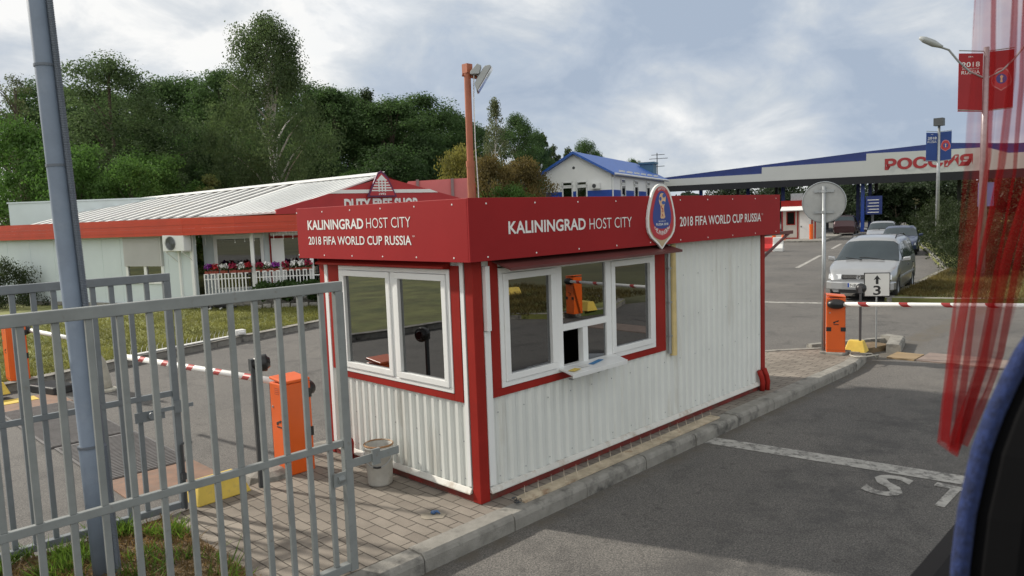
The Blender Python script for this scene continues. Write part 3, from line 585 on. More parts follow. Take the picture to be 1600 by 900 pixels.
# ================================================================ BARRIERS
def barrier(label, loc, rz, arm, marks, hs=-1, as_=1, aa=0.0, slope=0.0, g='orange barrier cabinets'):
    """hub on the local x side hs; the arm runs along local y (sign as_), turned by aa and sinking by slope"""
    o = thing('barrier_gate', label, 'barrier', (0, 0, 0), g)
    B = MB(); B.prism([(-.15, -.15, 0), (.15, -.15, 0), (.15, .15, 0), (-.15, .15, 0)], (0, 0, .955))
    B.prism([(-.152, -.152, .957), (.152, -.152, .957), (.152, .152, .985), (-.152, .152, .985)], (0, 0, .03))
    cb = B.build('cabinet', ORANGE, o, bevel=.012)
    for z in (.42, .83):
        if hs < 0:
            if z > .6: continue
            for q in (-1, 1): MB().box(-.158, -.149, q*.115-.04, q*.115+.04, z-.04, z+.03).build('hinge_plate', BLACK, cb)
        else: MB().box(.06, .153, -.158, -.149, z-.05, z+.045).build('hinge_plate', BLACK, cb)
    B = MB()
    for k in range(4): B.box(-.1535, -.149, -.03, .05, .84+k*.02, .846+k*.02)
    B.build('vent', mk('dark_orange', (.4, .06, .01), .5), cb) if hs > 0 else None
    B = MB(); ngon(B, (-.151, 0, .54), -Y1, Z1, [(-.045, .0), (.03, .03), (.05, .03), (.03, .0), (.0, .005), (-.02, -.025), (-.045, -.025)], 0, .0025); B.box(-.1535, -.149, -.045, .04, .49, .503)
    B.build('maker_mark', BLACK, cb)
    SE = mk('seam_shadow', (.16, .03, .006), .7)
    for q in ((-.152, -.1495, -.146, -.143, .05, .94), (-.152, -.1495, .143, .146, .05, .94), (-.152, -.1495, -.143, .143, .05, .053)): MB().box(*q).build('door_seam', SE, cb)
    B = MB(); B.lathe([(0, -.157), (.012, -.156), (.013, -.149)], (0, .10, .70), 10, axis='x'); B.build('lock', STEEL, cb)
    hx = hs*.2; zh = .855
    B = MB(); B.lathe([(0, hs*.26), (.06, hs*.255), (.10, hs*.22), (.11, hs*.16), (.10, hs*.148)], (0, 0, zh), 20, axis='x')
    B.v = [(x, y*1.35, zh+(z-zh)*.8) for x, y, z in B.v]; B.build('arm_hub', BLACK, o, smooth=True)
    dx, dy = -math.sin(aa)*1.0, math.cos(aa)*as_
    def ap(q): return (hx+dx*q, dy*q, zh-slope*q)
    B = MB(); B.tube([ap(.10), ap(arm*.5), ap(arm)], .038, 14); am = B.build('arm', WARM, o, smooth=True)
    if arm < 4: B = MB(); B.tube([ap(arm+.001), ap(arm+.004)], .033, 12); B.build('open_end', BLACK, am)
    for q in marks:
        v = []; n = 14
        for k in range(n):
            t = 2*math.pi*k/n
            for w in (-.065, .065): p = ap(q+w+.06*math.cos(t+.8)); v.append((p[0]+0.039*math.cos(t)*math.cos(aa), p[1]+0.039*math.cos(t)*math.sin(aa), p[2]+0.039*math.sin(t)))
        B = MB(); B.add(v, [(2*k, 2*((k+1) % n), 2*((k+1) % n)+1, 2*k+1) for k in range(n)]); B.build('red_band', ARMR, am, recalc=False)
    o.location = (loc[0], loc[1], loc[2]); o.rotation_euler = (0, 0, rz); return o
mk1 = [.45+.62*i for i in range(8)]
barrier('orange barrier cabinet behind the grey gate, its striped arm down across the left lane', (-.60, 2.23, 0), R(2), 4.05, [.5+.58*i for i in range(7)], 1, 1, R(6.5))
barrier('orange barrier cabinet at the left edge by the lawn, with a plain white arm', (-1.32, 10.55, .02), R(2), 1.85, [], 1, -1, R(-14), .07)
barrier('orange barrier cabinet at the island tip beside the round sign, arm over the stop lane', (8.66, .17, .03), R(24), 5.2, mk1, -1, -1, R(0))
barrier('orange barrier cabinet across the stop lane, seen mirrored in the booth window', (10.4, -7.5, .0), R(8), 4.2, mk1[:6], -1, 1)
B = MB(); B.box(8.46, 8.86, -.03, .37, -.01, .045); tag(B.build('footing', CONC, loc=(8.66, .17, 0), bevel=.015), 'low concrete footing under the orange cabinet at the island tip', 'footing')
B = MB(); rr = random.Random(3); B.lathe([(0, .085), (.16, .075), (.24, .04), (.30, -.12)], (-.85, 2.32, .0), 11); tag(B.build('footing', CONC, loc=(-.85, 2.32, 0)), 'rough concrete lump beside the orange cabinet behind the grey gate', 'footing')
def yblock(label, x, y, rz, w=.75, d=.30, h=.2, z=0.0):
    t = Vector((math.cos(rz), math.sin(rz), 0)); n = Vector((-t.y, t.x, 0)); C = Vector((x, y, z)); B = MB()
    v = [C+t*(sx*w/2)+n*(sy*d/2) for sx, sy in ((-1, -1), (1, -1), (1, 1), (-1, 1))]+[C+t*(sx*(w/2-.06))+n*(sy*(d/2-.08))+Z1*h for sx, sy in ((-1, -1), (1, -1), (1, 1), (-1, 1))]
    B.add(v, [(3, 2, 1, 0), (4, 5, 6, 7), (0, 1, 5, 4), (1, 2, 6, 5), (2, 3, 7, 6), (3, 0, 4, 7)])
    tag(B.build('kerb_block', YEL, bevel=.012, loc=(x, y, z)), label, 'yellow block', 'yellow barrier blocks')
yblock('yellow sloped block at the foot of the grey gate beside the pavers', -1.47, 2.17, R(3), .54, .34, .19)
yblock('yellow block at the kerb behind the thin signal post at the island tip', 9.12, -.02, R(98), .36, .3, .2, -.02)
yblock('yellow block by the mirrored orange cabinet across the stop lane', 11.1, -7.75, R(100), .7, .36, .24)
yblock('yellow block on the far verge across the stop lane, seen only mirrored', 12.9, -12.3, R(20), .7, .36, .24)
yblock('yellow block cut off at the left picture edge by the lawn corner', -1.95, 9.75, R(10), .6, .34, .2, -.05)
# signal lamps on thin posts
def signal(label, loc, rz, h, r=.085):
    o = thing('signal_lamp', label, 'signal lamp', loc, 'thin barrier signal lamps'); x, y, z = loc
    MB().box(x-.02, x+.02, y-.015, y+.015, z, z+h).build('post', DARK, o)
    d = Vector((math.cos(rz), math.sin(rz), 0)); p = Vector((x, y, z+h-.02)); B = MB()
    B.tube([p-d*.01, p+d*.05, p+d*.11, p+d*.13], [r*.5, r*.95, r, r*.98], 18); B.build('lamp_head', BLACK, o, smooth=True)
    B = MB(); B.tube([p+d*.131, p+d*.16], [r*.8, r*.55], 16); B.build('lens', mk('smoked_lens', (.02, .016, .016), .2), o)
    B = MB(); B.box(x-.03, x+.03, y-.03, y+.03, z+h-.09, z+h+.03); B.build('bracket', DARK, o); return o
signal('black signal lamp on a thin post between the grey gate and the left orange cabinet', (-1.085, 2.03, 0), R(-20), 1.26)
signal('black round signal lamp on a thin post in front of the silver van', (9.1, -.09, 0), R(15), 1.12, .09)
# arm rest, and black block at the lawn kerb
o = thing('arm_rest', 'pale bent steel arm rest standing at the lawn kerb behind the pole', 'arm rest', (-.42, 8.9, ZR))
PALE = mk('weathered_cream_steel', (.45, .43, .36), .6, var=.2, vs=6)
B = MB(); B.tube([(-.42, 8.9, ZR), (-.42, 8.9, .05), (-.46, 8.88, .35), (-.60, 8.8, .62), (-.72, 8.72, .80)], [.11, .1, .085, .07, .06], 10); B.build('post', PALE, o, smooth=True)
B = MB(); B.box(-.86, -.62, 8.6, 8.85, .79, .83); B.box(-.87, -.84, 8.6, 8.85, .79, .95); B.box(-.63, -.60, 8.6, 8.85, .79, .93); B.build('fork', PALE, o)
B = MB(); B.lathe([(0, ZR), (.19, ZR), (.19, ZR+.03), (.12, ZR+.05)], (-.42, 8.9, 0), 14); B.build('base_plate', PALE, o)
B = MB(); B.prism([(-1.12, 9.2, ZR), (-.72, 9.32, ZR), (-.92, 10.05, ZR), (-1.32, 9.93, ZR)], (0, 0, .13)); tag(B.build('rubber_block', mk('black_rubber', (.03, .031, .034), .55, var=.3, vs=9), bevel=.02, loc=(-1.02, 9.6, ZR)), 'flat black rubber block lying on the road at the lawn kerb', 'rubber block')
# ================================================================ GATES AND POLE
def gate(label, yy, x1, x0, bars, mat, bw, zt, zm, zb, post):
    o = thing('gate_leaf', label, 'gate', (x1, yy, 0), 'grey barred gate leaves')
    MB().box(x0, x1, yy-.025, yy+.025, zt-.07, zt).build('top_rail', mat, o, bevel=.005)
    MB().box(x0, x1-post-.001, yy-.018, yy+.018, zm-.025, zm+.025).build('middle_rail', mat, o, bevel=.004)
    MB().box(x0, x1-post-.001, yy-.03, yy+.03, zb, zb+.06).build('bottom_rail', mat, o, bevel=.005)
    MB().box(x1-post, x1-.001, yy-.028, yy+.028, zb-.01, zt-.071).build('end_post', mat, o, bevel=.005)
    MB().box(x0-.07, x0-.001, yy-.04, yy+.04, 0, zt+.05).build('hinge_post', mat, o, bevel=.005)
    for x in bars:
        MB().box(x-bw/2, x+bw/2, yy-.012-.003, yy+.012+.003, zb+.061, zm-.0255).add([], []).box(x-bw/2, x+bw/2, yy-.012-.003, yy+.012+.003, zm+.0255, zt-.071).build('bar', mat, o, bevel=.003)
    return o
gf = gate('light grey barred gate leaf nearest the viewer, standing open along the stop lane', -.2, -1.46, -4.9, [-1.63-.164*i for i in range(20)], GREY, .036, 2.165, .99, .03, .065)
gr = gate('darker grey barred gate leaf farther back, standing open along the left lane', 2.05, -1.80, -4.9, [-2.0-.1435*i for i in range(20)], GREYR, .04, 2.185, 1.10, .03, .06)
B = MB(); B.box(-1.52, -1.05, -.235, -.226, .80, .86); B.box(-1.30, -1.23, -.245, -.2255, .77, .89); B.tube([(-1.6, -.23, .74), (-1.55, -.23, .74)], .03, 8); B.box(-1.63, -1.53, -.236, -.227, .69, .79); B.build('latch', GREY, gf)
B = MB(); B.box(-2.2, -1.95, 2.0, 2.012, .90, .99); B.box(-2.05, -1.70, 1.985, 1.997, .96, .995); B.box(-1.87, -1.80, 1.975, 1.9845, .93, 1.04); B.tube([(-2.07, 1.99, .95), (-2.07, 1.96, .95)], .03, 10); B.build('latch', GREYR, gr)
B = MB(); B.tube([(-1.83, 2.0, .02), (-1.83, 2.0, .62), (-1.80, 1.99, .64), (-1.74, 1.98, .63)], .012, 6); B.box(-1.85, -1.81, 1.98, 2.02, .3, .36); B.build('drop_bolt', DARK, gr)
pp = thing('lamp_pole', 'thick blue grey pole with a ribbed grey conduit, standing between the two gate leaves', 'pole', (-2.75, 1.22, 0))
ptop = Vector((-2.87, 1.34, 6.5)); pb = Vector((-2.75, 1.22, -.05))
def pa(z): return pb+(ptop-pb)*((z+.05)/6.55)
B = MB(); B.tube([pb, pa(1.0), pa(1.01), pa(3.1), pa(6.5)], [.083, .079, .069, .066, .06], 20); B.build('shaft', POLE, pp, smooth=True)
B = MB(); rs = (.081, .0685, .068)
for z, q in ((.99, .0805), (3.05, .0668), (3.75, .0665)): MB().tube([pa(z), pa(z+.018)], q+.004, 20).build('weld_ring', CORR, pp)
B = MB(); side = Vector((.70, -.71, 0)); pts = []; rs = []
n = 2000
for i in range(n):
    z = 0+6.0*i/(n-1); pts.append(pa(z)+side*(.083+.018 if z < 1 else .091-.001*z)); rs.append(.0215+.0018*(1 if i % 4 < 2 else -1))
B.tube(pts, rs, 8); B.build('conduit', CORR, pp)
# hose on the kerb at the island tip
B = MB(); B.tube([(8.75, -.05, .03), (8.55, -.12, .012), (8.35, -.3, .03), (8.5, -.42, .03), (8.9, -.46, .0), (9.0, -.42, -.09), (8.85, -.36, .02), (8.75, -.2, .02)], .012, 6)
tag(B.build('cable', mk('pale_cable', (.4, .38, .33), .6), loc=(8.7, -.2, 0), smooth=True), 'pale loose cable looping over the kerb below the orange cabinet', 'cable')
# flood light pole behind the booth
fp = thing('floodlight_pole', 'rust orange square pole with a tilted grey floodlight, rising behind the booth fascia', 'floodlight', (2.48, 2.66, 0))
B = MB(); B.tube([(2.48, 2.66, 0), (2.48, 2.66, 3.32)], .055, 12); B.tube([(2.48, 2.66, 3.3), (2.50, 2.67, 4.60)], .047, 12); B.tube([(2.48, 2.66, 3.26), (2.48, 2.66, 3.34)], .06, 12); B.build('shaft', FLOOD, fp, smooth=False)
rx, ux = r1, u1
def cp(x, y, z): return Vector((2.50, 2.67, 4.52))+Vector((.70, -.713, 0))*x*.88+Vector((.713, .70, 0))*z+Z1*y*.88
B = MB(); B.tube([cp(-.08, -.04, 0), cp(.18, -.10, 0)], .022, 8); B.tube([cp(-.07, .0, 0), cp(.05, .0, 0)], .012, 6); B.box(*(lambda p: (p.x-.05, p.x+.05, p.y-.05, p.y+.05, p.z-.02, p.z+.1))(cp(0, 0, 0))); B.build('clamp', FLOOD, fp)
HG = mk('grey_floodlight_shell', (.36, .38, .38), .5, .2, var=.1)
B = MB()
B.prism([cp(.137, -.31, -.1), cp(.371, .05, -.1), cp(.345, .075, -.1), cp(.264, .06, -.1), cp(.15, -.11, -.1), cp(.107, -.195, -.1)], Vector((.713, .70, 0))*.28)
hd = B.build('lamp_housing', HG, fp, bevel=.008)
B = MB(); B.prism([cp(.05, -.02, -.12), cp(.156, .095, -.12), cp(.22, .065, -.12), cp(.18, -.06, -.12), cp(.05, -.06, -.12)], Vector((.713, .70, 0))*.16); B.build('ballast_box', HG, fp, bevel=.008)
B = MB(); B.prism([cp(.150, -.298, -.08), cp(.372, .044, -.08), cp(.381, .042, -.08), cp(.158, -.302, -.08)], Vector((.713, .70, 0))*.24); B.build('lens', LAMPG, fp)
B = MB(); B.tube([cp(.10, -.05, -.05), (2.545, 2.61, 4.2), (2.535, 2.61, 3.6), (2.548, 2.60, 3.0), (2.55, 2.60, 2.5)], .008, 5); B.build('cable', LET, fp)
# round sign seen from behind
sg = thing('round_sign', 'round road sign seen from its pale grey back beside the orange cabinet', 'road sign', (8.56, .34, 0))
MB().tube([(8.56, .34, 0), (8.56, .34, 2.9)], .032, 12).build('post', STEEL, sg, smooth=True)
sdn = Vector((.93, .37, 0)); C0 = Vector((8.56, .34, 2.63))+sdn*.055
B = MB(); B.tube([C0, C0+sdn*.012], .352, 40); rim = B.build('disc', mk('grey_sign_back', (.40, .41, .40), .5, .1, var=.12, vs=4, dirt=((.25, .25, .25), .5, 5, .55)), sg)
B = MB(); B.tube([C0-sdn*.012+(Vector((-sdn.y, sdn.x, 0))*math.cos(k*math.pi/20)+Z1*math.sin(k*math.pi/20))*.349 for k in range(41)], .009, 6); B.build('rim', STEEL, sg)
B = MB(); q = Vector((-sdn.y, sdn.x, 0))
for z in (2.82, 2.46): B.obox((C0-sdn*.03), q, sdn, -.16, .16, 0, .028, z-.02, z+.02); B.tube([(8.56, .34, z-.025), (8.56, .34, z+.025)], .04, 10)
B.build('clamp', STEEL, sg)
# lane number plate
ls = thing('lane_sign', 'square white sign with an up arrow over the number 3, above the striped arm', 'sign', (9.55, -.22, 0))
ln = Vector((-.86, -.51, 0)); lr = Vector((.51, -.86, 0)) ; lc = Vector((9.52, -.22, 1.14))
B = MB(); ngon(B, lc, lr, Z1, [(-.215, -.215), (.215, -.215), (.215, .215), (-.215, .215)], 0, .012); B.build('border', BLACK, ls)
B = MB(); ngon(B, lc, lr, Z1, [(-.2, -.2), (.2, -.2), (.2, .2), (-.2, .2)], .0125, .015); B.build('plate', mk('white_sign_face', (.70, .70, .67), .5, var=.05), ls)
B = MB(); ngon(B, lc, lr, Z1, [(-.022, .01), (.022, .01), (.022, .1), (.06, .085), (0, .17), (-.06, .085), (-.022, .1)], .0155, .017); B.build('arrow', BLACK, ls)
text('number', '3', BLACK, ls, lc-Z1*.10, lr, Z1, .125, .17, .02, .0165, 'center')
B = MB(); B.tube([lc-ln*.02+Z1*.15, Vector((9.53, -.215, .0))], .014, 8); B.build('post', STEEL, ls)
# ================================================================ SHOP
WA, WT, WN = (5.3, 19.0), (-.342, .94), (-.94, -.342)
PA, PT, PN = (5.5, 18.75), (.776, -.63), (-.63, -.776)
shop = thing('shop_building', 'long white duty free shop with orange red fascia behind the lawn', 'shop', (6.5, 20, 0))
B = MB(); B.obox(WA, WT, WN, -.1, 14, -.15, 0, 0, 2.6)
for s_ in (1.0, 3.2, 4.1, 5.3, 6.6, 7.9, 9.2): B.obox(WA, WT, WN, s_, s_+.03, 0, .008, .1, 2.5)
B.build('side_wall', SHOPW, shop)
B = MB(); B.obox(PA, PT, PN, -.2, 9, -1.2, -1.05, 0, 2.6); B.build('porch_wall', SHOPW, shop)
B = MB(); B.obox(WA, WT, WN, -.1, 14, .0, .12, -.05, .12); B.build('plinth', CONC, shop)
# fascia polyline with real bend
FP = [(1.0, 30.5), (1.95, 27.47), (4.97, 18.66), (6.1, 17.5), (7.95, 17.05), (10.0, 16.3), (14.5, 15.2)]
B = MB()
for (x0, y0), (x1, y1) in zip(FP[:-1], FP[1:]):
    d = Vector((x1-x0, y1-y0)); L_ = d.length; d.normalize(); n = Vector((d.y, -d.x)) if False else Vector((-d.y, d.x))
    n = -n if n.dot(Vector((-.7, -.7))) < 0 else n
    for k in range(5): B.obox((x0, y0), d, n, -.01, L_+.01, -.05, .012*(k % 2), 2.34+k*.108, 2.34+(k+1)*.108-.002)
B.build('fascia', SHOPF, shop)
B = MB(); B.prism([(1.05, 30.4, 2.42), (2.0, 27.4, 2.42), (5.05, 18.6, 2.42), (6.15, 17.55, 2.42), (8, 17.1, 2.42), (14.5, 15.3, 2.42), (15.5, 20, 2.42), (9, 32, 2.42)], (0, 0, .05)); B.build('soffit', mk('grey_soffit', (.3, .3, .29), .7), shop)
# roof: translucent ribbed bay and white bay
EA, EB = Vector((7.4, 17.3, 2.95)), Vector((3.3, 30.4, 2.8)); RA, RB = Vector((11.3, 16.75, 4.18)), Vector((7.6, 31.8, 3.85))
def rp_(u, v): return (EA*(1-u)+EB*u)*(1-v)+(RA*(1-u)+RB*u)*v
B = MB(); up_ = Vector((-.2, 0, 1)).normalized()
uS = .24
def bay(B, u0, u1, off, m=0): B.add([rp_(u0, 0)+up_*off, rp_(u1, 0)+up_*off, rp_(u1, 1)+up_*off, rp_(u0, 1)+up_*off, rp_(u0, 0)+up_*(off-.05), rp_(u1, 0)+up_*(off-.05), rp_(u1, 1)+up_*(off-.05), rp_(u0, 1)+up_*(off-.05)], [(0, 1, 2, 3), (7, 6, 5, 4), (0, 4, 5, 1), (1, 5, 6, 2), (2, 6, 7, 3), (3, 7, 4, 0)], m)
bay(B, 0, uS, .03); 
for i in range(12): u = .01+uS*i/12; bay(B, u, u+.004, .05)
B.build('white_roof', ROOFW, shop)
B = MB(); bay(B, uS, .99, 0); B.build('clear_roof', ROOFT, shop)
B = MB()
for i in range(17): u = uS+(.99-uS)*i/16.2; bay(B, u, u+.016, .055)
B.add([rp_(0, .93)+up_*.07, rp_(1, .93)+up_*.07, rp_(1, 1.02)+up_*.09, rp_(0, 1.02)+up_*.09], [(0, 1, 2, 3)])
B.build('roof_rib', ROOFW, shop)
B = MB(); B.add([RA, RB, RB+Vector((5, 2, -1)), RA+Vector((4, .6, -1.1))], [(0, 1, 2, 3)]); B.build('back_roof', SHOPF, shop)
B = MB(); B.obox((3.55, 33.2), Vector((.70, -.714)), Vector((-.714, -.70)), -.1, 6.2, -.2, 0, 0, 3.86); B.obox((3.55, 33.2), Vector((.70, -.714)), Vector((-.714, -.70)), -.14, 6.2, -.22, .04, 3.865, 3.93); B.build('tall_back_wall', SHOPW, shop)
# red gable with lettering
GT = Vector((.985, -.17, 0)); GN = Vector((-.17, -.985, 0)); GO = Vector((11.25, 16.60, 0))
B = MB(); B.prism([GO+GT*-3.9+Z1*2.9, GO+GT*4.1+Z1*2.9, GO+GT*4.1+Z1*3.05, GO+Z1*4.08, GO+GT*-3.9+Z1*3.05], GN*-.12); gab = B.build('gable', mk('red_gable_paint', (.38, .02, .022), .5, var=.1), shop)
B = MB(); B.prism([GO+GN*.002+GT*-2.1+Z1*3.54, GO+GN*.002+GT*2.1+Z1*3.54, GO+GN*.002+GT*1.75+Z1*3.66, GO+GN*.002+GT*-1.75+Z1*3.66], GN*.02); B.build('white_band', LET, gab)
text('lettering', 'DUTY FREE SHOP', LET, gab, GO+GN*.01+GT*-.18+Z1*3.16, GT, Z1, 2.8, .40, .045, .004, 'center')
B = MB()
EK, EO = .56, -.2
tri = [(-.56-.2, 3.40), (.56-.2, 3.40), (.26-.2, 4.06), (.14-.2, 4.2), (-.2, 4.30), (-.34, 4.22)]
ngon(B, GO+GN*.05, GT, Z1, [(x, z) for x, z in tri], 0, .06); B.build('emblem_board', mk('purple_edge', (.10, .015, .07), .5), gab)
B = MB(); ngon(B, GO+GN*.05, GT, Z1, [(-.68, 3.45), (.28, 3.45), (.02, 4.02), (-.2, 4.22), (-.32, 4.16)], .062, .07); B.build('emblem_face', mk('emblem_red', (.42, .03, .04), .5), gab)
B = MB()
for z, w in ((3.60, .40), (3.69, .36), (3.78, .31), (3.87, .26), (3.96, .2)): ngon(B, GO+GN*.05-GT*.2, GT, Z1, [(-w, z), (w, z), (w-.02, z+.04), (-w+.02, z+.04)], .072, .078)
for x in (-.32, -.2, -.08): ngon(B, GO+GN*.05, GT, Z1, [(x-.025, 3.58), (x+.025, 3.58), (x+.02, 4.0), (x-.02, 4.0)], .079, .084)
text('lettering', '1993', LET, gab, GO+GN*.125-GT*.2+Z1*3.50, GT, Z1, .26, .075, .02, .002, 'center')
ngon(B, GO+GN*.05, GT, Z1, [(-.36, 4.0), (-.04, 4.0), (-.2, 4.16)], .072, .078); B.build('emblem_mark', LET, gab)
# windows and porch
B = MB(); B.obox(WA, WT, WN, 1.2, 2.95, 0, .09, 1.36, 2.36); sh = B.build('roller_shutter', mk('shutter_slats', (.46, .46, .45), .5, var=.04), shop)
B = MB(); [B.obox(WA, WT, WN, 1.28, 2.87, .09, .10, 1.38+i*.04, 1.40+i*.04) for i in range(23)]; B.build('slat_line', mk('shutter_slats', (.6, .6, .58)), sh)
B = MB()
for q in ((1.2, 2.95, .78, .86), (1.2, 1.3, .86, 1.36), (2.85, 2.95, .86, 1.36), (1.98, 2.10, .86, 1.36)): B.obox(WA, WT, WN, q[0], q[1], 0, .05, q[2], q[3])
wf = B.build('window_frame', PVC, shop); B = MB(); B.obox(WA, WT, WN, 1.3, 2.85, .005, .012, .86, 1.36); B.build('pane', SHOPG, wf)
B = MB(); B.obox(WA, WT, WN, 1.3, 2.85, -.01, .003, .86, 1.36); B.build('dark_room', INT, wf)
B = MB(); B.obox(PA, PT, PN, .15, 1.75, -1.05, -.99, .5, 2.3); B.obox(PA, PT, PN, 2.0, 4.6, -1.05, -.99, .5, 2.3); B.build('window_frame', PVC, shop)
B = MB(); B.obox(PA, PT, PN, 1.95, 1.99, -1.05, -.96, .4, 2.3); B.obox(PA, PT, PN, 1.95, 4.6, -1.05, -.965, 2.12, 2.2); B.build('red_window_trim', RED, shop)
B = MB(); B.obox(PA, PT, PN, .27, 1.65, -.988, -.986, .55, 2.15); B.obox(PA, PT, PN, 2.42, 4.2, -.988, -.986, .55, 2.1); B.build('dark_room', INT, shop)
for s0, s1 in ((.27, 1.65), (2.42, 4.2)):
    B = MB(); B.obox(PA, PT, PN, s0, s1, -.98, -.974, .55, 2.13); B.build('pane', SHOPG, shop)
for s_ in (1.58, 3.42, 5.2): MB().obox(PA, PT, PN, s_-.055, s_+.055, -.2, -.09, 0, 2.34).build('porch_post', PVC, shop, bevel=.005)
B = MB(); B.obox(PA, PT, PN, -.1, 6, -1.0, -.05, -.02, .14); B.build('porch_floor', CONC, shop)
B = MB(); B.obox(WA, WT, WN, .42, .49, .0, .07, .1, 2.35); B.obox(WA, WT, WN, -.15, -.03, 0, .05, .1, 2.35); B.build('drain_pipe', PVC, shop)
ac = thing('air_conditioner', 'white outdoor air conditioner unit on brackets under the orange red fascia', 'air conditioner', (WA[0]+WT[0]*.25, WA[1]+WT[1]*.25, 1.85))
B = MB(); B.obox(WA, WT, WN, -.2, .72, .12, .42, 1.85, 2.36); B.build('casing', PVC, ac, bevel=.02)
cc = Vector((WA[0]+WT[0]*.36+WN[0]*.425, WA[1]+WT[1]*.36+WN[1]*.425, 2.10)); nn3 = Vector((*WN, 0))
B = MB(); B.tube([cc, cc+nn3*.01], .21, 20); B.build('fan', DARK, ac)
B = MB(); [B.tube([cc+nn3*.018+(Vector((*WT, 0))*math.cos(k*math.pi/10)+Z1*math.sin(k*math.pi/10))*q for k in range(21)], .006, 4) for q in (.06, .12, .18, .22)]; B.build('grille', STEEL, ac)
B = MB()
for s_ in (-.1, .6): B.obox(WA, WT, WN, s_, s_+.03, .0, .42, 1.815, 1.845); B.tube([Vector((WA[0]+WT[0]*s_+WN[0]*.4, WA[1]+WT[1]*s_+WN[1]*.4, 1.82)), Vector((WA[0]+WT[0]*s_, WA[1]+WT[1]*s_, 1.5))], .015, 5)
B.build('bracket', PVC, ac)
# picket fences, flowers, hedge
def pfence(label, s0, s1, loopy):
    o = MB(); st = .105 if not loopy else .21
    n = int((s1-s0)/st)
    for i in range(n):
        s_ = s0+i*st
        if not loopy: o.obox(PA, PT, PN, s_, s_+.035, .05, .07, .28, 1.09+.0*i)
        else:
            o.obox(PA, PT, PN, s_, s_+.03, .05, .07, .2, 1.12); o.obox(PA, PT, PN, s_+.10, s_+.13, .05, .07, .2, 1.12); o.obox(PA, PT, PN, s_+.03, s_+.10, .05, .07, 1.09, 1.12)
        if not loopy and i % 2 == 0: o.obox(PA, PT, PN, s_+.035, s_+st, .052, .068, 1.06, 1.088)
    o.obox(PA, PT, PN, s0, s1, .035, .0495, .9, .93); o.obox(PA, PT, PN, s0, s1, .035, .0495, .42, .45)
    C_ = (PA[0]+PT[0]*s0, PA[1]+PT[1]*s0, 0); tag(o.build('picket_fence', WARM, loc=C_), label, 'fence', 'white picket fences of the porch')
pfence('white picket fence section left of the white porch post', .08, 1.5, False)
pfence('white looped picket fence section right of the porch post, above the green hedge', 1.68, 3.75, True)
FL = {'white': (.75, .74, .72), 'crimson': (.30, .01, .05), 'purple': (.22, .02, .26), 'red': (.42, .02, .03)}
lg = leafmat('petunia_leaf', (.06, .10, .03))
def quads(rg, C, rad, n, sz, flat=1.0, cvec=None):
    v = []; fc = []
    for i in range(n):
        p = Vector((rg.gauss(0, 1), rg.gauss(0, 1), rg.gauss(0, 1))); p.normalize(); p *= rad*(rg.random()**.4); p.z *= flat; p += C
        a_ = Vector((rg.gauss(0, 1), rg.gauss(0, 1), rg.gauss(0, 1))).normalized(); b_ = a_.orthogonal().normalized(); c_ = a_.cross(b_)
        s_ = sz*rg.uniform(.7, 1.3); k = len(v); v += [p+b_*s_, p+c_*s_*.6, p-b_*s_, p-c_*s_*.6]; fc.append((k, k+1, k+2, k+3))
    return v, fc
rg = random.Random(11)
spec = [(.22, 'purple'), (.42, 'red'), (.70, 'white'), (.98, 'crimson'), (1.22, 'white'), (1.42, 'red'), (1.80, 'crimson'), (2.05, 'white'), (2.30, 'purple'), (2.62, 'crimson'), (2.88, 'white'), (3.12, 'white'), (3.32, 'crimson')]
nth = {}
for i, (s_, cn) in enumerate(spec):
    C_ = Vector((PA[0]+PT[0]*s_, PA[1]+PT[1]*s_, 1.16)); nth[cn] = nth.get(cn, 0)+1
    tot = sum(q == cn for _, q in spec); od = ['leftmost', 'second', 'third', 'fourth', 'rightmost'][nth[cn]-1 if nth[cn] < tot else 4]
    lab_ = '%s %s petunia clump on the porch fence' % (od, cn)+('' if od in ('leftmost', 'rightmost') else ' from the left')
    o_ = thing('flower_pot', lab_, 'flowers', C_, 'petunia clumps on the porch fence')
    B = MB(); B.obox(C_, PT, PN, -.11, .11, -.06, .06, C_.z-.07, C_.z+.02); B.build('trough', mk('terracotta_trough', (.25, .05, .03), .7), o_)
    B = MB(); B.add(*quads(rg, C_+Z1*.08, .14, 60, .045, .6)); B.build('foliage', lg, o_, recalc=False)
    B = MB(); B.add(*quads(rg, C_+Z1*.14, .15, 70, .05, .7)); B.build('petals', mk('petal_'+cn, FL[cn], .6, var=.2, vs=9), o_, recalc=False)
# clipped hedge pieces below the looped fence
def bush_mesh(name, mat, seed, rad, n, sz, flat=.8, lumps=10):
    rg_ = random.Random(seed); B = MB()
    for k in range(lumps):
        a_ = rg_.uniform(0, 6.28); q = rad*math.sqrt(rg_.random())*.7
        B.add(*quads(rg_, Vector((math.cos(a_)*q, math.sin(a_)*q, rad*flat*rg_.uniform(.35, .85))), rad*rg_.uniform(.35, .5), n//lumps, sz, .85))
    return B.build(name, mat, recalc=False)
hb = bush_mesh('hedge_bush', leafmat('hedge_leaf', (.045, .095, .022)), 5, .60, 2400, .05, 1.35)
hb.location = (PA[0]+PT[0]*2.25-.25, PA[1]+PT[1]*2.25-.35, -.02); tag(hb, 'leafy green hedge bush in front of the looped fence, nearest the porch post', 'bush', 'hedge bushes by the porch')
for s_, l in ((3.05, 'leafy green hedge bush in front of the looped fence, in the middle of the hedge'), (3.8, 'leafy green hedge bush at the hedge end beside the booth')):
    k = hb.copy(); COL.objects.link(k); k.location = (PA[0]+PT[0]*s_-.25, PA[1]+PT[1]*s_-.35, -.02); k.rotation_euler = (0, 0, s_*2); k['label'] = l
B = MB(); d = Vector(PT)
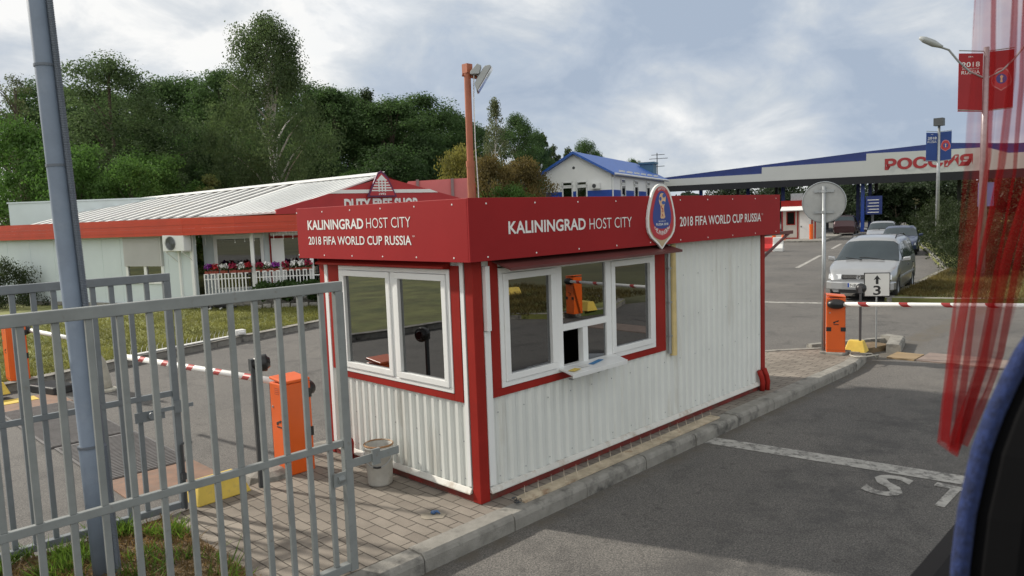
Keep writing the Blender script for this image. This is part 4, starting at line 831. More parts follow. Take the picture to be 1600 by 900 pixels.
for i in range(9): B.obox((PA[0]+PN[0]*.85+PT[0]*(1.75+i*.28), PA[1]+PN[1]*.85+PT[1]*(1.75+i*.28)), PT, PN, 0, .25, 0, .12, -.02, .12+.02*(i % 2))
tag(B.build('stone_edging', CONC, bevel=.02, loc=(PA[0]+PT[0]*1.75, PA[1]+PT[1]*1.75, 0)), 'low row of grey edging stones in front of the green hedge', 'edging')
# cat by the porch
ct = Vector((5.72, 18.05, 0.0))
B = MB(); e1 = Vector((.7, -.71, 0)); e2 = Vector((-.71, -.7, 0))
B.tube([ct-e1*.22+Z1*.12, ct-e1*.16+Z1*.14, ct-e1*.02+Z1*.13, ct+e1*.12+Z1*.12, ct+e1*.24+Z1*.10, ct+e1*.34+Z1*.06, ct+e1*.5+Z1*.04], [.05, .10, .115, .12, .10, .04, .02], 12)
B.lathe([(0, -.07), (.05, -.05), (.068, 0), (.05, .05), (0, .07)], ct-e1*.30+Z1*.20, 12)
for s_ in (-1, 1): B.prism([ct-e1*.30+e2*s_*.03+Z1*.25, ct-e1*.30+e2*s_*.06+Z1*.24, ct-e1*.30+e2*s_*.05+Z1*.31], e1*.015)
for q in (-.34, -.24, .1): B.tube([ct+e1*q+e2*.08+Z1*.08, ct+e1*q+e2*.20+Z1*.03, ct+e1*q+e2*.26+Z1*.025], [.035, .03, .028], 8)
cat = B.build('cat', mk('black_fur', (.015, .015, .016), .8, var=.3), smooth=True, loc=ct); tag(cat, 'black cat with white paws lying in the grass below the porch fence', 'cat')
B = MB()
for q in (-.34, -.24, .1): B.tube([ct+e1*q+e2*.20+Z1*.031, ct+e1*q+e2*.29+Z1*.027], [.034, .03], 8)
B.build('white_paws', LET, cat)
# icicle lights
B = MB(); rg = random.Random(2)
B.tube([(PA[0]+PT[0]*q+PN[0]*.02, PA[1]+PT[1]*q+PN[1]*.02, 2.33) for q in (-.15, 1, 2, 3, 3.9)], .004, 3)
for i in range(40):
    s_ = -.1+i*.1; h = rg.uniform(.06, .3) if i % 3 == 0 else .05
    P_ = Vector((PA[0]+PT[0]*s_+PN[0]*.02, PA[1]+PT[1]*s_+PN[1]*.02, 2.33)); B.tube([P_, P_-Z1*h], .004, 3)
    B.tube([P_-Z1*h, P_-Z1*(h+.03)], .010, 4); 
    if h > .12: B.tube([P_-Z1*h*.5, P_-Z1*(h*.5+.03)], .010, 4)
tag(B.build('string_lights', mk('white_bulbs', (.75, .75, .72), .4), loc=(5.5, 18.75, 2.3)), 'thin white icicle string lights hanging under the orange red fascia at the porch', 'string lights')
# thin aerial pole on the flat roof, yellow sign arm on the left
B = MB(); B.tube([(4.5, 27.5, 2.4), (4.45, 27.5, 4.2), (4.3, 27.6, 6.4)], [.05, .04, .025], 6); tag(B.build('aerial_pole', BROWN, loc=(4.5, 27.5, 2.4)), 'thin dark aerial pole standing on the flat shop roof at the left', 'pole')
# red back board
rb = thing('advert_board', 'faded red back of a large board with grey posts, right of the red gable', 'board', (16.5, 20, 0))
bt = Vector((.70, -.71, 0)); bn = Vector((-.71, -.70, 0)); bo = Vector((15.35, 21.15, 0))
B = MB(); B.prism([bo+Z1*2.9, bo+bt*3.0+Z1*2.9, bo+bt*3.0+Z1*4.28, bo+bt*.35+Z1*4.22, bo+bt*-.1+Z1*3.75], bn*-.08); B.build('board', PINK, rb)
for s_ in (.75, 2.25): MB().obox(bo, bt, bn, s_-.06, s_+.06, .001, .1, 0, 4.28).build('post', mk('grey_post', (.2, .16, .16), .6), rb)
B = MB(); B.obox(bo, bt, bn, 3.05, 3.25, -.1, .02, 3.2, 4.05); B.build('side_box', RED, rb)
# ================================================================ BLUE AND WHITE BUILDING
bw = thing('office_building', 'white office building with a blue plinth and blue gabled roof, left of the canopy', 'building', (46, 34, 0))
O_ = Vector((44.68, 31.76, 0)); tl = Vector((.94, .342, 0)); tg = Vector((-.342, .94, 0)); W_ = 6.2; L_ = 19
zE, zA = 5.85, 7.55
BWW = mk('white_render', (.78, .79, .78), .8, var=.05, vs=.6)
B = MB(); B.prism([O_, O_+tg*W_, O_+tg*W_+Z1*zE, O_+tg*W_/2+Z1*zA, O_+Z1*zE], tl*L_); B.build('wall', BWW, bw)
B = MB(); B.prism([O_-tl*.02-tg*.02, O_-tl*.02+tg*W_, O_-tl*.02+tg*W_+Z1*4.42, O_-tl*.02-tg*.02+Z1*4.42], tl*.015); B.prism([O_-tg*.03, O_+tl*L_-tg*.03, O_+tl*L_-tg*.03+Z1*4.42, O_-tg*.03+Z1*4.42], tg*.02); B.build('blue_plinth', BLUE, bw)
B = MB()
for s_ in (-1, 1):
    e = O_+tg*(W_/2)+Z1*(zA+.12); q = O_+tg*(W_/2+s_*(W_/2+.4))+Z1*(zE-.1)
    B.prism([e-tl*.5, q-tl*.5, q-tl*.5-Z1*.2, e-tl*.5-Z1*.2], tl*(L_+.8))
roof = B.build('roof', mk('blue_metal_roof', (.03, .11, .42), .4, .0, var=.1), bw)
B = MB(); q = O_-tg*.42+Z1*(zE-.18); B.tube([q-tl*.4, q+tl*(L_+.2)], .09, 6); B.tube([q, q-Z1*.3+tg*.3, O_-tg*.06+Z1*.2], .05, 6); p_ = O_+tg*(W_+.4)+Z1*(zE-.18); B.tube([p_-tl*.4, p_-tl*.3-Z1*.3-tg*.3, O_+tg*W_-tl*.08+Z1*.2], .05, 6); B.build('gutter', PVC, bw)
B = MB(); [B.obox(O_+tg*(-.25), tl, tg, 1.5+i*2.4, 3.2+i*2.4, 0, .05, zE+.06, zE+.2) for i in range(6)]; B.build('snow_guard', ROOFW, roof)
def bwin(B, G, base, t, n, s0, s1, z0, z1):
    for q in ((s0, s1, z0, z0+.08), (s0, s1, z1-.08, z1), (s0, s0+.1, z0, z1), (s1-.1, s1, z0, z1)): B.obox(base, t, n, q[0], q[1], 0, .08, q[2], q[3])
    G.obox(base, t, n, s0+.1, s1-.1, .02, .04, z0+.08, z1-.08)
for s0, s1 in ((2.05, 3.0), (3.3, 4.25)):
    for z0, z1 in ((3.4, 4.78), (4.86, 5.22)):
        B = MB(); G = MB(); bwin(B, G, O_, tg, -tl, s0, s1, z0, z1); w_ = B.build('window', PVC, bw); G.build('pane', SHOPG, w_)
for s0 in (2.6, 6.8, 11.2):
    for z0, z1 in ((3.6, 4.85), (4.95, 5.35)):
        B = MB(); G = MB(); bwin(B, G, O_-tg*.03, tl, -tg, s0, s0+1.3, z0, z1); w_ = B.build('window', PVC, bw); G.build('pane', SHOPG, w_)
B = MB(); B.obox(O_, tg, -tl, .9, 1.6, .05, .4, 4.55, 5.0); B.build('air_unit', PVC, bw); B = MB(); B.tube([O_+tg*1.35-tl*.41+Z1*4.77, O_+tg*1.35-tl*.42+Z1*4.77], .17, 12); B.build('air_fan', DARK, bw)
B = MB(); B.tube([O_+tg*3.2-tl*.03+Z1*6.35, O_+tg*3.2-tl*.0+Z1*6.35], .12, 8); B.build('vent', DARK, bw)
B = MB(); B.obox(O_, tg, -tl, W_+.05, W_+1.5, -3, -.2, 0, 5.1); B.build('porch_block', BWW, bw)
B = MB(); B.obox(O_, tg, -tl, W_+.05, W_+1.5, -.2, -.18, 0, 4.35); B.build('porch_plinth', BLUE, bw)
B = MB(); q = O_+tl*17.6+tg*.8; B.obox(q, tl, tg, 0, 1.4, 0, 1.4, zE+.2, 7.4); B.prism([q-tl*.15-tg*.15+Z1*7.4, q+tl*1.55-tg*.15+Z1*7.4, q+tl*1.55+tg*1.55+Z1*7.4, q-tl*.15+tg*1.55+Z1*7.4], (0, 0, .2)); B.build('roof_turret', mk('blue_grey_sheet', (.05, .13, .2), .5), bw)
B = MB(); q = O_+tl*19.3+tg*.8; B.tube([q+Z1*5, q+Z1*8.6], .05, 5); [B.tube([q-tg*.8*s_+Z1*z, q+tg*.6*s_+Z1*z], .03, 4) for z, s_ in ((8.4, 1), (8.0, 1.4), (7.2, 1))]; B.build('aerial', DARK, bw)
# ================================================================ CANOPY
cn = thing('checkpoint_canopy', 'wide border canopy with a white fascia lettered in red under a blue roof edge', 'canopy', (68, 22, 0))
CO = Vector((64.1, 39.2, 0)); ctt = Vector((.24, -.97, 0)); cb_ = Vector((.97, .24, 0))
def cpt(s_, z): return CO+ctt*s_+Z1*z
WF = mk('white_fascia_sheet', (.47, .49, .48), .6, var=.05, vs=.3)
B = MB(); B.prism([cpt(-1, 5.15), cpt(48, 5.05), cpt(48, 6.35), cpt(30.5, 6.45), cpt(28.9, 7.05), cpt(19.45, 7.18), cpt(19.44, 6.53), cpt(10.02, 6.5), cpt(10.0, 5.88), cpt(-1, 5.85)], cb_*.3); cf = B.build('fascia', WF, cn)
B = MB(); B.prism([cpt(-1.2, 5.4)+cb_*.31, cpt(48, 5.4)+cb_*.31, cpt(48, 7.2)+cb_*.31, cpt(31, 7.25)+cb_*.31, cpt(25.5, 7.72)+cb_*.31, cpt(19.5, 7.4)+cb_*.31, cpt(10, 6.75)+cb_*.31, cpt(0, 6.08)+cb_*.31, cpt(-1.2, 6.0)+cb_*.31], cb_*.3); B.build('blue_gable', BLUED, cn)
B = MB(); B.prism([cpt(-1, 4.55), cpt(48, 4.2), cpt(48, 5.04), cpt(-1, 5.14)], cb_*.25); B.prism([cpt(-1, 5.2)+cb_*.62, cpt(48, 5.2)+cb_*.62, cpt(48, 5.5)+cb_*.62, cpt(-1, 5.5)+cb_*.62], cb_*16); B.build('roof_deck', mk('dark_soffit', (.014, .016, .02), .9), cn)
ltr = text('lettering', 'РОССИЯ', mk('red_letters', (.30, .015, .02), .5), cf, cpt(21.0, 5.55)-cb_*.03, ctt, Z1, 6.9, 1.05, .045, .01)
for s_, dd, m_ in ((19.0, 2.0, BLUE), (19.5, 3.6, BLUED), (18.2, 6, BLUED), (19.7, 8, DARK), (3, 3, BLUE), (8, 3, BLUED), (11.5, 3, BLUED), (5.5, 9, DARK), (9.5, 10, DARK), (33, 2, BLUE), (42, 2, BLUE), (14.5, 12, DARK), (27, 10, DARK)):
    B = MB(); B.obox(cpt(s_, 0), ctt, cb_, -.16, .16, dd-.16, dd+.16, -.13, 5.3); B.build('column', m_, cn)
B = MB()
for s_ in (2.5, 6.5, 15.5, 22.5): B.tube([cpt(s_-.5, 4.7)+cb_*.2, cpt(s_-.2, 4.35)+cb_*.2, cpt(s_+.2, 4.35)+cb_*.2, cpt(s_+.5, 4.7)+cb_*.2], .05, 5)
B.build('cable_loop', DARK, cn)
bs = thing('direction_board', 'blue and white direction board standing behind the blue canopy column', 'sign board', (64.2, 18.4, ZR))
B = MB(); B.obox((64.5, 18.3), ctt, cb_, -.55, .75, 0, .1, 1.6, 3.2); B.build('board', BLUED, bs)
B = MB(); [B.obox((64.5, 18.3), ctt, cb_, -.4+.1*(i % 2), .5, -.02, -.001, 1.75+i*.27, 1.81+i*.27) for i in range(5)]; B.build('text_bars', LET, bs)
B = MB(); B.obox((64.5, 18.3), ctt, cb_, -.1, .1, .11, .25, ZR, 3.0); B.build('post', DARK, bs)
# far booth
fb = thing('customs_booth', 'small distant white booth with red trim and roof air unit, left of the round sign', 'booth', (53.3, 20.3, ZR))
bt_ = Vector((.25, -.968, 0)); bn_ = Vector((-.968, -.25, 0)); bo_ = Vector((52.7, 21.15, 0))
CRM = mk('cream_panel', (.5, .47, .42), .6, var=.06)
B = MB(); B.obox(bo_, bt_, bn_, 0, 2.5, -4, 0, ZR, 2.5); B.build('wall', CRM, fb)
B = MB(); B.obox(bo_, bt_, bn_, -.05, 2.55, -4.1, .05, 2.5, 3.0); B.build('roof_fascia', RED, fb)
B = MB(); B.prism([bo_+bn_*.06+Z1*2.48, bo_+bt_*2.5+bn_*.06+Z1*2.48, bo_+bt_*2.5+bn_*.7+Z1*2.2, bo_+bn_*.7+Z1*2.2], (0, 0, .06)); B.build('awning', LET, fb)
B = MB(); [B.obox(bo_, bt_, bn_, s_, s_+.1, .001, .04, ZR, 2.5) for s_ in (-.02, 1.15, 2.2, 2.42)]; B.obox(bo_, bt_, bn_, .08, 1.15, .001, .03, ZR, .1); B.build('red_trim', RED, fb)
B = MB(); B.obox(bo_, bt_, bn_, .35, 1.0, .001, .05, 1.1, 2.15); w_ = B.build('window', RED, fb); B = MB(); B.obox(bo_, bt_, bn_, .42, .93, .052, .06, 1.17, 2.08); B.build('pane', SHOPG, w_)
B = MB(); B.obox(bo_, bt_, bn_, 1.35, 2.15, .001, .05, ZR+.1, 2.15); d_ = B.build('door', LET, fb); B = MB(); B.obox(bo_, bt_, bn_, 1.42, 1.5, .051, .09, .9, 1.0); B.build('handle', DARK, d_)
B = MB(); B.obox(bo_, bt_, bn_, .6, 1.5, -1, -.4, 3.0, 3.55); B.build('air_unit', STEEL, fb)
struct(slab('pavement', [tuple((bo_+bt_*s_+bn_*d_)[:2]) for s_, d_ in ((-2.5, 3.5), (3.5, 3.5), (3.5, -9), (-2.5, -9))], -.3, .0, CONC))
for k, (s_, d_, l) in enumerate(((-.3, 1.6, 'small orange bollard in front of the far booth window'), (2.35, 1.2, 'small orange bollard in front of the far booth door'))):
    p_ = bo_+bt_*s_+bn_*d_; B = MB(); B.tube([p_, p_+Z1*.95], .14, 10); B.tube([p_+Z1*.95, p_+Z1*1.15], .15, 10); tag(B.build('bollard', [ORANGE], loc=p_), l, 'bollard', 'orange bollards by the far booth')
p_ = bo_+bt_*.4+bn_*1.9; B = MB(); B.lathe([(.22, .0), (.22, .05), (.16, .06), (.04, .5), (0, .5)], p_, 12); tag(B.build('traffic_cone', ORANGE, loc=p_), 'orange traffic cone on the ground before the far booth', 'cone')
# water barrier
wb = thing('water_barrier', 'red and white plastic road barrier seen past the brown booth bracket', 'road barrier', (39.2, 15.6, ZR))
for i, m_ in enumerate((RED, WARM)):
    B = MB(); q = Vector((39.0, 15.9-i*.62+.2, ZR)); t_ = Vector((.3, -.954, 0)); n_ = Vector((.954, .3, 0))
    B.prism([q-n_*.28, q+n_*.28, q+n_*.28+Z1*.2, q+n_*.1+Z1*.45, q+n_*.08+Z1*.85, q-n_*.08+Z1*.85, q-n_*.1+Z1*.45, q-n_*.28+Z1*.2], t_*.6); B.build(['red_section', 'white_section'][i], mk('red_plastic', (.55, .03, .03), .4) if i == 0 else m_, wb, bevel=.03)
# ================================================================ CARS
def car(label, loc, rz, col, dims, prof, belt, ws, rw, roof_rails=False, plate='', metal=.5, detail=True):
    """local: front at x=0 looking towards -x, body to +x. prof: (x, top z); ws: windscreen x range; rw: rear window x range"""
    Ln, Wd, wb0, wb1, wr = dims
    o = thing('parked_car', label, 'car', (0, 0, 0), 'cars queueing at the checkpoint')
    pm = mk('paint_'+label.split()[0]+label.split()[1], col, .28, metal, var=.05, vs=3, coat=.6)
    xs = np.linspace(0, Ln, 75); px_, pz_ = zip(*prof); zt = np.interp(xs, px_, pz_)
    for _ in range(2): zt[1:-1] = .25*zt[:-2]+.5*zt[1:-1]+.25*zt[2:]
    zbelt = np.minimum(np.interp(xs, *zip(*belt)), zt-.04)
    hw = Wd/2*np.minimum(1, .80+.20*np.clip(np.sin(np.clip(xs/.7, 0, 1)*math.pi/2), 0, 1))*np.minimum(1, .88+.12*np.clip((Ln-xs)/.5, 0, 1))
    def sect(i):
        x, t, b_, w = xs[i], zt[i], zbelt[i], hw[i]; zb = .24
        for xc in (wb0, wb1):
            if abs(x-xc) < .40: zb = max(zb, .30+math.sqrt(.40**2-(x-xc)**2))
        m1 = max(zb+.02, .50); g = max(0, t-b_); wroof = w*.97-min(g, .75)*.30
        return [(0, zb), (w*.90, zb), (w*.985, max(zb+.01, .40)), (w, max(m1, .62)), (w*.975, max(b_, m1+.04)), (wroof+.02*min(1, g*3), t-min(.10, g*.4)), (wroof*.86, t-.012), (wroof*.45, t+.012), (0, t+.018)]
    pts = [sect(i) for i in range(len(xs))]; K = len(pts[0])
    def build_patch(i0, i1, k0, k1, off, sides=(1, -1)):
        B = MB()
        for sgn in sides:
            v = []
            for i in range(i0, i1+1):
                for k in range(k0, k1+1):
                    y, z = pts[i][k]; v.append(Vector((xs[i], y*sgn, z)))
            nk = k1-k0+1
            if off:
                nv_ = [Vector(p) for p in v]
                for a_ in range(i1-i0+1):
                    for k in range(nk):
                        p = v[a_*nk+k]; pa_ = v[min(a_+1, i1-i0)*nk+k]-v[max(a_-1, 0)*nk+k]; pk = v[a_*nk+min(k+1, nk-1)]-v[a_*nk+max(k-1, 0)]
                        n_ = pa_.cross(pk)
                        if n_.length > 1e-6:
                            n_.normalize()
                            if n_.dot(Vector((p.x-(xs[i0]+xs[i1])/2, p.y, p.z-.7))) < 0: n_ = -n_
                            nv_[a_*nk+k] = p+n_*off
                v = nv_
            B.add(v, [(a_*nk+k, a_*nk+k+1, (a_+1)*nk+k+1, (a_+1)*nk+k) for a_ in range(i1-i0) for k in range(nk-1)])
        return B
    B = build_patch(0, len(xs)-1, 0, K-1, 0)
    for i in (0, len(xs)-1):
        v = [Vector((xs[i], y, z)) for y, z in pts[i]]+[Vector((xs[i], -y, z)) for y, z in pts[i][::-1]]; B.add(v, [tuple(range(len(v)))])
    body = B.build('body', pm, o, smooth=True)
    idx = lambda x: int(np.argmin(abs(xs-x)))
    B = build_patch(idx(ws[0])+1, idx(ws[1])-1, 5, K-1, .006); B.build('windscreen', CARG, o, smooth=True, recalc=False)
    B = build_patch(idx(rw[0])+1, idx(rw[1])-1, 5, K-1, .006); B.build('rear_window', CARG, o, smooth=True, recalc=False)
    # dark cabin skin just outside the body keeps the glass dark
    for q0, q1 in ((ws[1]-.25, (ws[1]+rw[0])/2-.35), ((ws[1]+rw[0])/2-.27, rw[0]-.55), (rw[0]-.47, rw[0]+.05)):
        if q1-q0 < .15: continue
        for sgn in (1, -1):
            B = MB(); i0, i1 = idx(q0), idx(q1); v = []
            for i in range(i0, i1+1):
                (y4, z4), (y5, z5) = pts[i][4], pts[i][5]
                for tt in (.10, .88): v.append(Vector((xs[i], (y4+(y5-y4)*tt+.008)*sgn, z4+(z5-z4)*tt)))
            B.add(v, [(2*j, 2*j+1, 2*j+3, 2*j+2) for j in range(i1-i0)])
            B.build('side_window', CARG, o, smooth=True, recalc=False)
    for xc in (wb0, wb1):
        for sgn in (1, -1):
            y1 = sgn*(Wd/2-.02); y0 = sgn*(Wd/2-.22); B = MB()
            lo, hi = min(y0, y1), max(y0, y1)
            B.lathe([(.20, lo), (.29, lo), (.315, lo+.03), (.315, hi-.03), (.29, hi), (.20, hi-.01)], (xc, 0, .315), 24, axis='y'); w_ = B.build('wheel', TYRE, o, smooth=True)
            B = MB(); yy = y1-sgn*.015; B.lathe([(0, yy-sgn*.03), (.05, yy-sgn*.01), (.07, yy-sgn*.03), (.17, yy-sgn*.02), (.205, yy)], (xc, 0, .315), 20, axis='y'); B.build('rim', STEEL, w_)
    B = MB(); B.box(.5, Ln-.4, -Wd/2+.24, Wd/2-.24, .22, .6); B.build('underbody', BLACK, o)
    hz = float(np.interp(.12, px_, pz_)); w0 = Wd/2
    for sgn in (1, -1):
        B = MB(); ya, yb = sgn*w0*.50, sgn*w0*.90
        B.prism([(-.015, ya, hz-.16), (.10, yb, hz-.17), (.16, yb, hz-.035), (.06, ya, hz-.03)], (.08, 0, 0)); B.build('headlight', LAMPG, o, bevel=.01)
        B = MB(); mx_ = ws[0]+.35; B.prism([(mx_, sgn*(w0-.02), float(np.interp(mx_, *zip(*belt)))+.02), (mx_, sgn*(w0+.20), float(np.interp(mx_, *zip(*belt)))+.04), (mx_, sgn*(w0+.20), float(np.interp(mx_, *zip(*belt)))+.17), (mx_, sgn*(w0+.02), float(np.interp(mx_, *zip(*belt)))+.15)], (.12, 0, 0)); B.build('mirror', pm, o, bevel=.03)
    B = MB(); B.box(-.015, .05, -w0*.48, w0*.48, hz-.155, hz-.04); gr_ = B.build('grille', BLACK, o)
    B = MB(); [B.box(-.022, -.014, -w0*.46, w0*.46, z, z+.014) for z in (hz-.13, hz-.10, hz-.07)]
    B.build('grille_bar', CHROME, gr_)
    if detail:
        B = MB(); B.tube([(-.03, .055*math.cos(k*math.pi/10), hz-.098+.055*math.sin(k*math.pi/10)) for k in range(21)], .007, 5); B.tube([(-.03, -.035, hz-.06), (-.03, -.015, hz-.14), (-.03, 0, hz-.10), (-.03, .015, hz-.14), (-.03, .035, hz-.06)], .005, 4); B.build('badge', CHROME, gr_)
    B = MB(); bp = .42; B.prism([(-.02, -w0*.80, bp-.10), (-.10, -w0*.45, bp-.10), (-.12, 0, bp-.10), (-.10, w0*.45, bp-.10), (-.02, w0*.80, bp-.10), (.12, w0*.96, bp-.10), (.35, w0*1.0, bp-.10), (.35, -w0*1.0, bp-.10), (.12, -w0*.96, bp-.10)], (0, 0, .22)); bump_ = B.build('bumper', pm, o, bevel=.025)
    B = MB(); B.box(-.105, .03, -w0*.55, w0*.55, .235, .315); B.build('air_intake', BLACK, bump_)
    B = MB(); B.box(-.135, -.115, -.26, .26, bp-.02, bp+.10); pl_ = B.build('number_plate', LET, bump_)
    if plate:
        B = MB(); B.box(-.1375, -.1355, .215, .258, bp-.018, bp+.098); B.build('plate_band', BLUE, pl_)
        text('lettering', plate, BLACK, pl_, (-.1355, .19, bp), -Y1, Z1, .42, .075, .0, .002)
    B = MB(); zw = float(np.interp(ws[0], px_, pz_)); B.tube([(ws[0]-.02, -.5, zw+.03), (ws[0]+.06, .0, zw+.10), (ws[0]+.05, .18, zw+.09)], .012, 5); B.tube([(ws[0]-.02, .1, zw+.03), (ws[0]+.07, .55, zw+.09)], .012, 5); B.build('wiper', BLACK, o)
    if roof_rails:
        for sgn in (1, -1):
            B = MB(); B.tube([(ws[1]+.25, sgn*.60, 1.66), (ws[1]+.5, sgn*.60, 1.76), (rw[0]-.5, sgn*.60, 1.76), (rw[0]-.15, sgn*.60, 1.68)], .018, 6)
            B.build('roof_rail', BLACK, o)
    for sgn in (1, -1):
        B = MB(); B.box(.9, Ln-.9, min(sgn*(w0+.0), sgn*(w0+.015)), max(sgn*(w0+.0), sgn*(w0+.015)), .60, .65)
        B.build('side_strip', DARK if metal < .3 else STEEL, o)
    for sgn in (1, -1):
        for x in (ws[1]+.55, ws[1]+1.55): B = MB(); B.box(x, x+.14, min(sgn*w0*.99, sgn*(w0+.02)), max(sgn*w0*.99, sgn*(w0+.02)), .86, .89); B.build('door_handle', DARK, o)
    o.location = loc; o.rotation_euler = (0, 0, rz); return o
VANP = [(0, .60), (.06, .74), (.25, .86), (.95, 1.04), (1.05, 1.07), (1.85, 1.58), (2.1, 1.68), (2.6, 1.73), (3.7, 1.72), (4.2, 1.66), (4.45, 1.3), (4.58, .95), (4.63, .8)]
SEDP = [(0, .52), (.06, .66), (.3, .76), (1.2, .92), (1.3, .94), (2.0, 1.36), (2.3, 1.44), (2.9, 1.45), (3.3, 1.38), (3.85, 1.02), (4.3, .99), (4.42, .85), (4.46, .7)]
WAGP = [(0, .52), (.06, .66), (.3, .76), (1.2, .94), (1.3, .96), (2.0, 1.40), (2.3, 1.48), (3.0, 1.49), (3.9, 1.45), (4.25, 1.1), (4.4, .9), (4.44, .75)]
car('silver minivan facing the viewer at the head of the queue beyond the orange barrier', (17.05, 2.74, ZR), R(9), (.44, .45, .46), (4.63, 1.81, .88, 3.72, 1.3), VANP, [(0, .8), (1.0, 1.0), (4.6, 1.06)], (1.02, 1.92), (4.12, 4.5), True, 'NBA T4', .7)
car('dark blue sedan behind the silver minivan', (36.3, 7.6, ZR), R(14), (.03, .045, .10), (4.46, 1.74, .86, 3.45, 1.3), SEDP, [(0, .7), (1.2, .9), (4.4, .95)], (1.27, 2.05), (3.25, 3.85), False, '', .3, False)
car('pale silver estate car behind the dark blue sedan', (46.0, 11.6, ZR), R(15), (.33, .34, .36), (4.44, 1.76, .86, 3.5, 1.3), WAGP, [(0, .7), (1.2, .92), (4.4, .98)], (1.27, 2.05), (3.9, 4.3), False, '', .5, False)
car('burgundy estate car seen from behind under the canopy', (66.0, 20.9, ZR), R(196), (.035, .006, .009), (4.63, 1.85, .88, 3.72, 1.3), VANP, [(0, .8), (1.0, 1.0), (4.6, 1.06)], (1.02, 1.92), (4.12, 4.5), False, '', .3, False)
# ================================================================ BANNER POLES
def egg2(w, h): return [(x/165*w, (435-y)/780*h) for x, y in sym(half)]
def banner_pole(label, base, h, dv, bw_, bh, gap, zb, mat, pr_, pmat, arms):
    o = thing('banner_pole', label, 'lamp post', base, 'lamp posts with paired banners'); b0 = Vector(base); n = Z1.cross(dv) if False else dv.cross(Z1)
    nrm = dv.cross(Z1)
    B = MB(); B.tube([b0, b0+Z1*h*.6, b0+Z1*h], [pr_*1.15, pr_, pr_*.75], 12); B.build('shaft', pmat, o, smooth=True)
    for s_, kind in ((-1, 't'), (1, 'e')):
        c_ = b0+dv*(s_*(gap+bw_/2))+Z1*zb
        B = MB(); ngon(B, c_, dv, Z1, [(-bw_/2, 0), (bw_/2, .04*s_), (bw_/2, bh+.04*s_), (-bw_/2, bh)], -.006, .006); f_ = B.build('banner', mat, o)
        B = MB(); [B.tube([b0+Z1*(z), c_+dv*(s_*bw_/2)-c_.z*Z1+Z1*(z+.02)], .018, 6) for z in (zb-.02, zb+bh+.02)]; B.build('banner_arm', STEEL, o)
        if kind == 't':
            text('lettering', '2018', LET, f_, c_+Z1*bh*.80, dv, Z1, bw_*.74, bh*.085, .01, .009, 'center')
            text('lettering', 'FIFA WORLD CUP', LET, f_, c_+Z1*bh*.725, dv, Z1, bw_*.70, bh*.025, .0, .009, 'center')
            text('lettering', 'RUSSIA', LET, f_, c_+Z1*bh*.665, dv, Z1, bw_*.76, bh*.06, .0, .009, 'center')
            text('lettering', 'FIFA', LET, f_, c_+Z1*bh*.93-dv*bw_*.0, dv, Z1, bw_*.2, bh*.02, .01, .009, 'center')
        else:
            B = MB(); cc_ = c_+Z1*bh*.52; ngon(B, cc_, dv, Z1, egg2(bw_*.42, bh*.40), .007, .009); e_ = B.build('emblem', mk('banner_pink', (.55, .22, .22), .6), f_)
            B = MB(); ngon(B, cc_, dv, Z1, egg2(bw_*.38, bh*.36), .0095, .011); B.build('emblem_field', mk('red_print', (.42, .02, .03)), e_)
            B = MB(); ngon(B, cc_+Z1*bh*.01, dv, Z1, ell(0, 0, bw_*.22, bh*.085), .0115, .013); B.build('emblem_core', mk('blue_print', (.02, .045, .24)), e_)
            B = MB(); ngon(B, cc_+Z1*bh*.01, dv, Z1, [(-.05*bw_, -.06*bh), (.05*bw_, -.06*bh), (.03*bw_, 0), (.07*bw_, .04*bh), (0, .065*bh), (-.07*bw_, .04*bh), (-.03*bw_, 0)], .0135, .015); B.build('emblem_trophy', mk('gold_print', (.66, .42, .24)), e_)
    for s_ in arms:
        B = MB(); t0 = b0+Z1*(h-1.0); B.tube([t0, t0+dv*s_*.5+Z1*.25, t0+dv*s_*.85+Z1*.6, t0+dv*s_*1.15+Z1*.98, t0+dv*s_*1.5+Z1*1.12], .035, 8); B.build('lamp_arm', STEEL, o)
        q = t0+dv*s_*1.35+Z1*1.08; B = MB(); ax = (dv*s_*.88+Z1*.42).normalized(); B.tube([q, q+ax*.12, q+ax*.3, q+ax*.62, q+ax*.78], [.05, .07, .11, .10, .05], 10); B.build('lamp_head', HG, o, smooth=True)
    if not arms:
        B = MB(); q = b0+Z1*h; B.box(q.x-.25, q.x+.25, q.y-.25, q.y+.25, q.z, q.z+.45); B.build('lamp_head', DARK, o)
    return o
BRED = mk('crimson_banner_cloth', (.30, .012, .018), .7, var=.1, vs=1)
BBLU = mk('blue_banner_cloth', (.015, .05, .22), .7, var=.1, vs=1)
banner_pole('grey lamp post carrying two crimson banners at the right edge', (23.95, 1.28, -.05), 7.5, Vector((.62, -.785, 0)), .74, 1.85, .10, 5.5, BRED, .11, STEEL, (-1, 1))
banner_pole('thin grey lamp post carrying two blue banners in front of the canopy lettering', (46.45, 8.48, -.05), 7.15, Vector((.62, -.785, 0)), .68, 1.72, .05, 5.05, BBLU, .10, STEEL, ())
# small post with a blue plate among the shrubs
sp_ = thing('plate_post', 'grey post with a blue plate among the dark shrubs right of the queue', 'sign', (30.5, 2.6, -.05))
MB().tube([(30.5, 2.6, -.05), (30.5, 2.6, 4.4)], .07, 8).build('post', STEEL, sp_)
B = MB(); ngon(B, Vector((30.45, 2.58, 2.3)), Vector((.62, -.785, 0)), Z1, [(-.3, 0), (.3, 0), (.3, .95), (-.3, .95)], .03, .05); B.build('plate', mk('pale_blue_plate', (.15, .22, .45), .5), sp_)
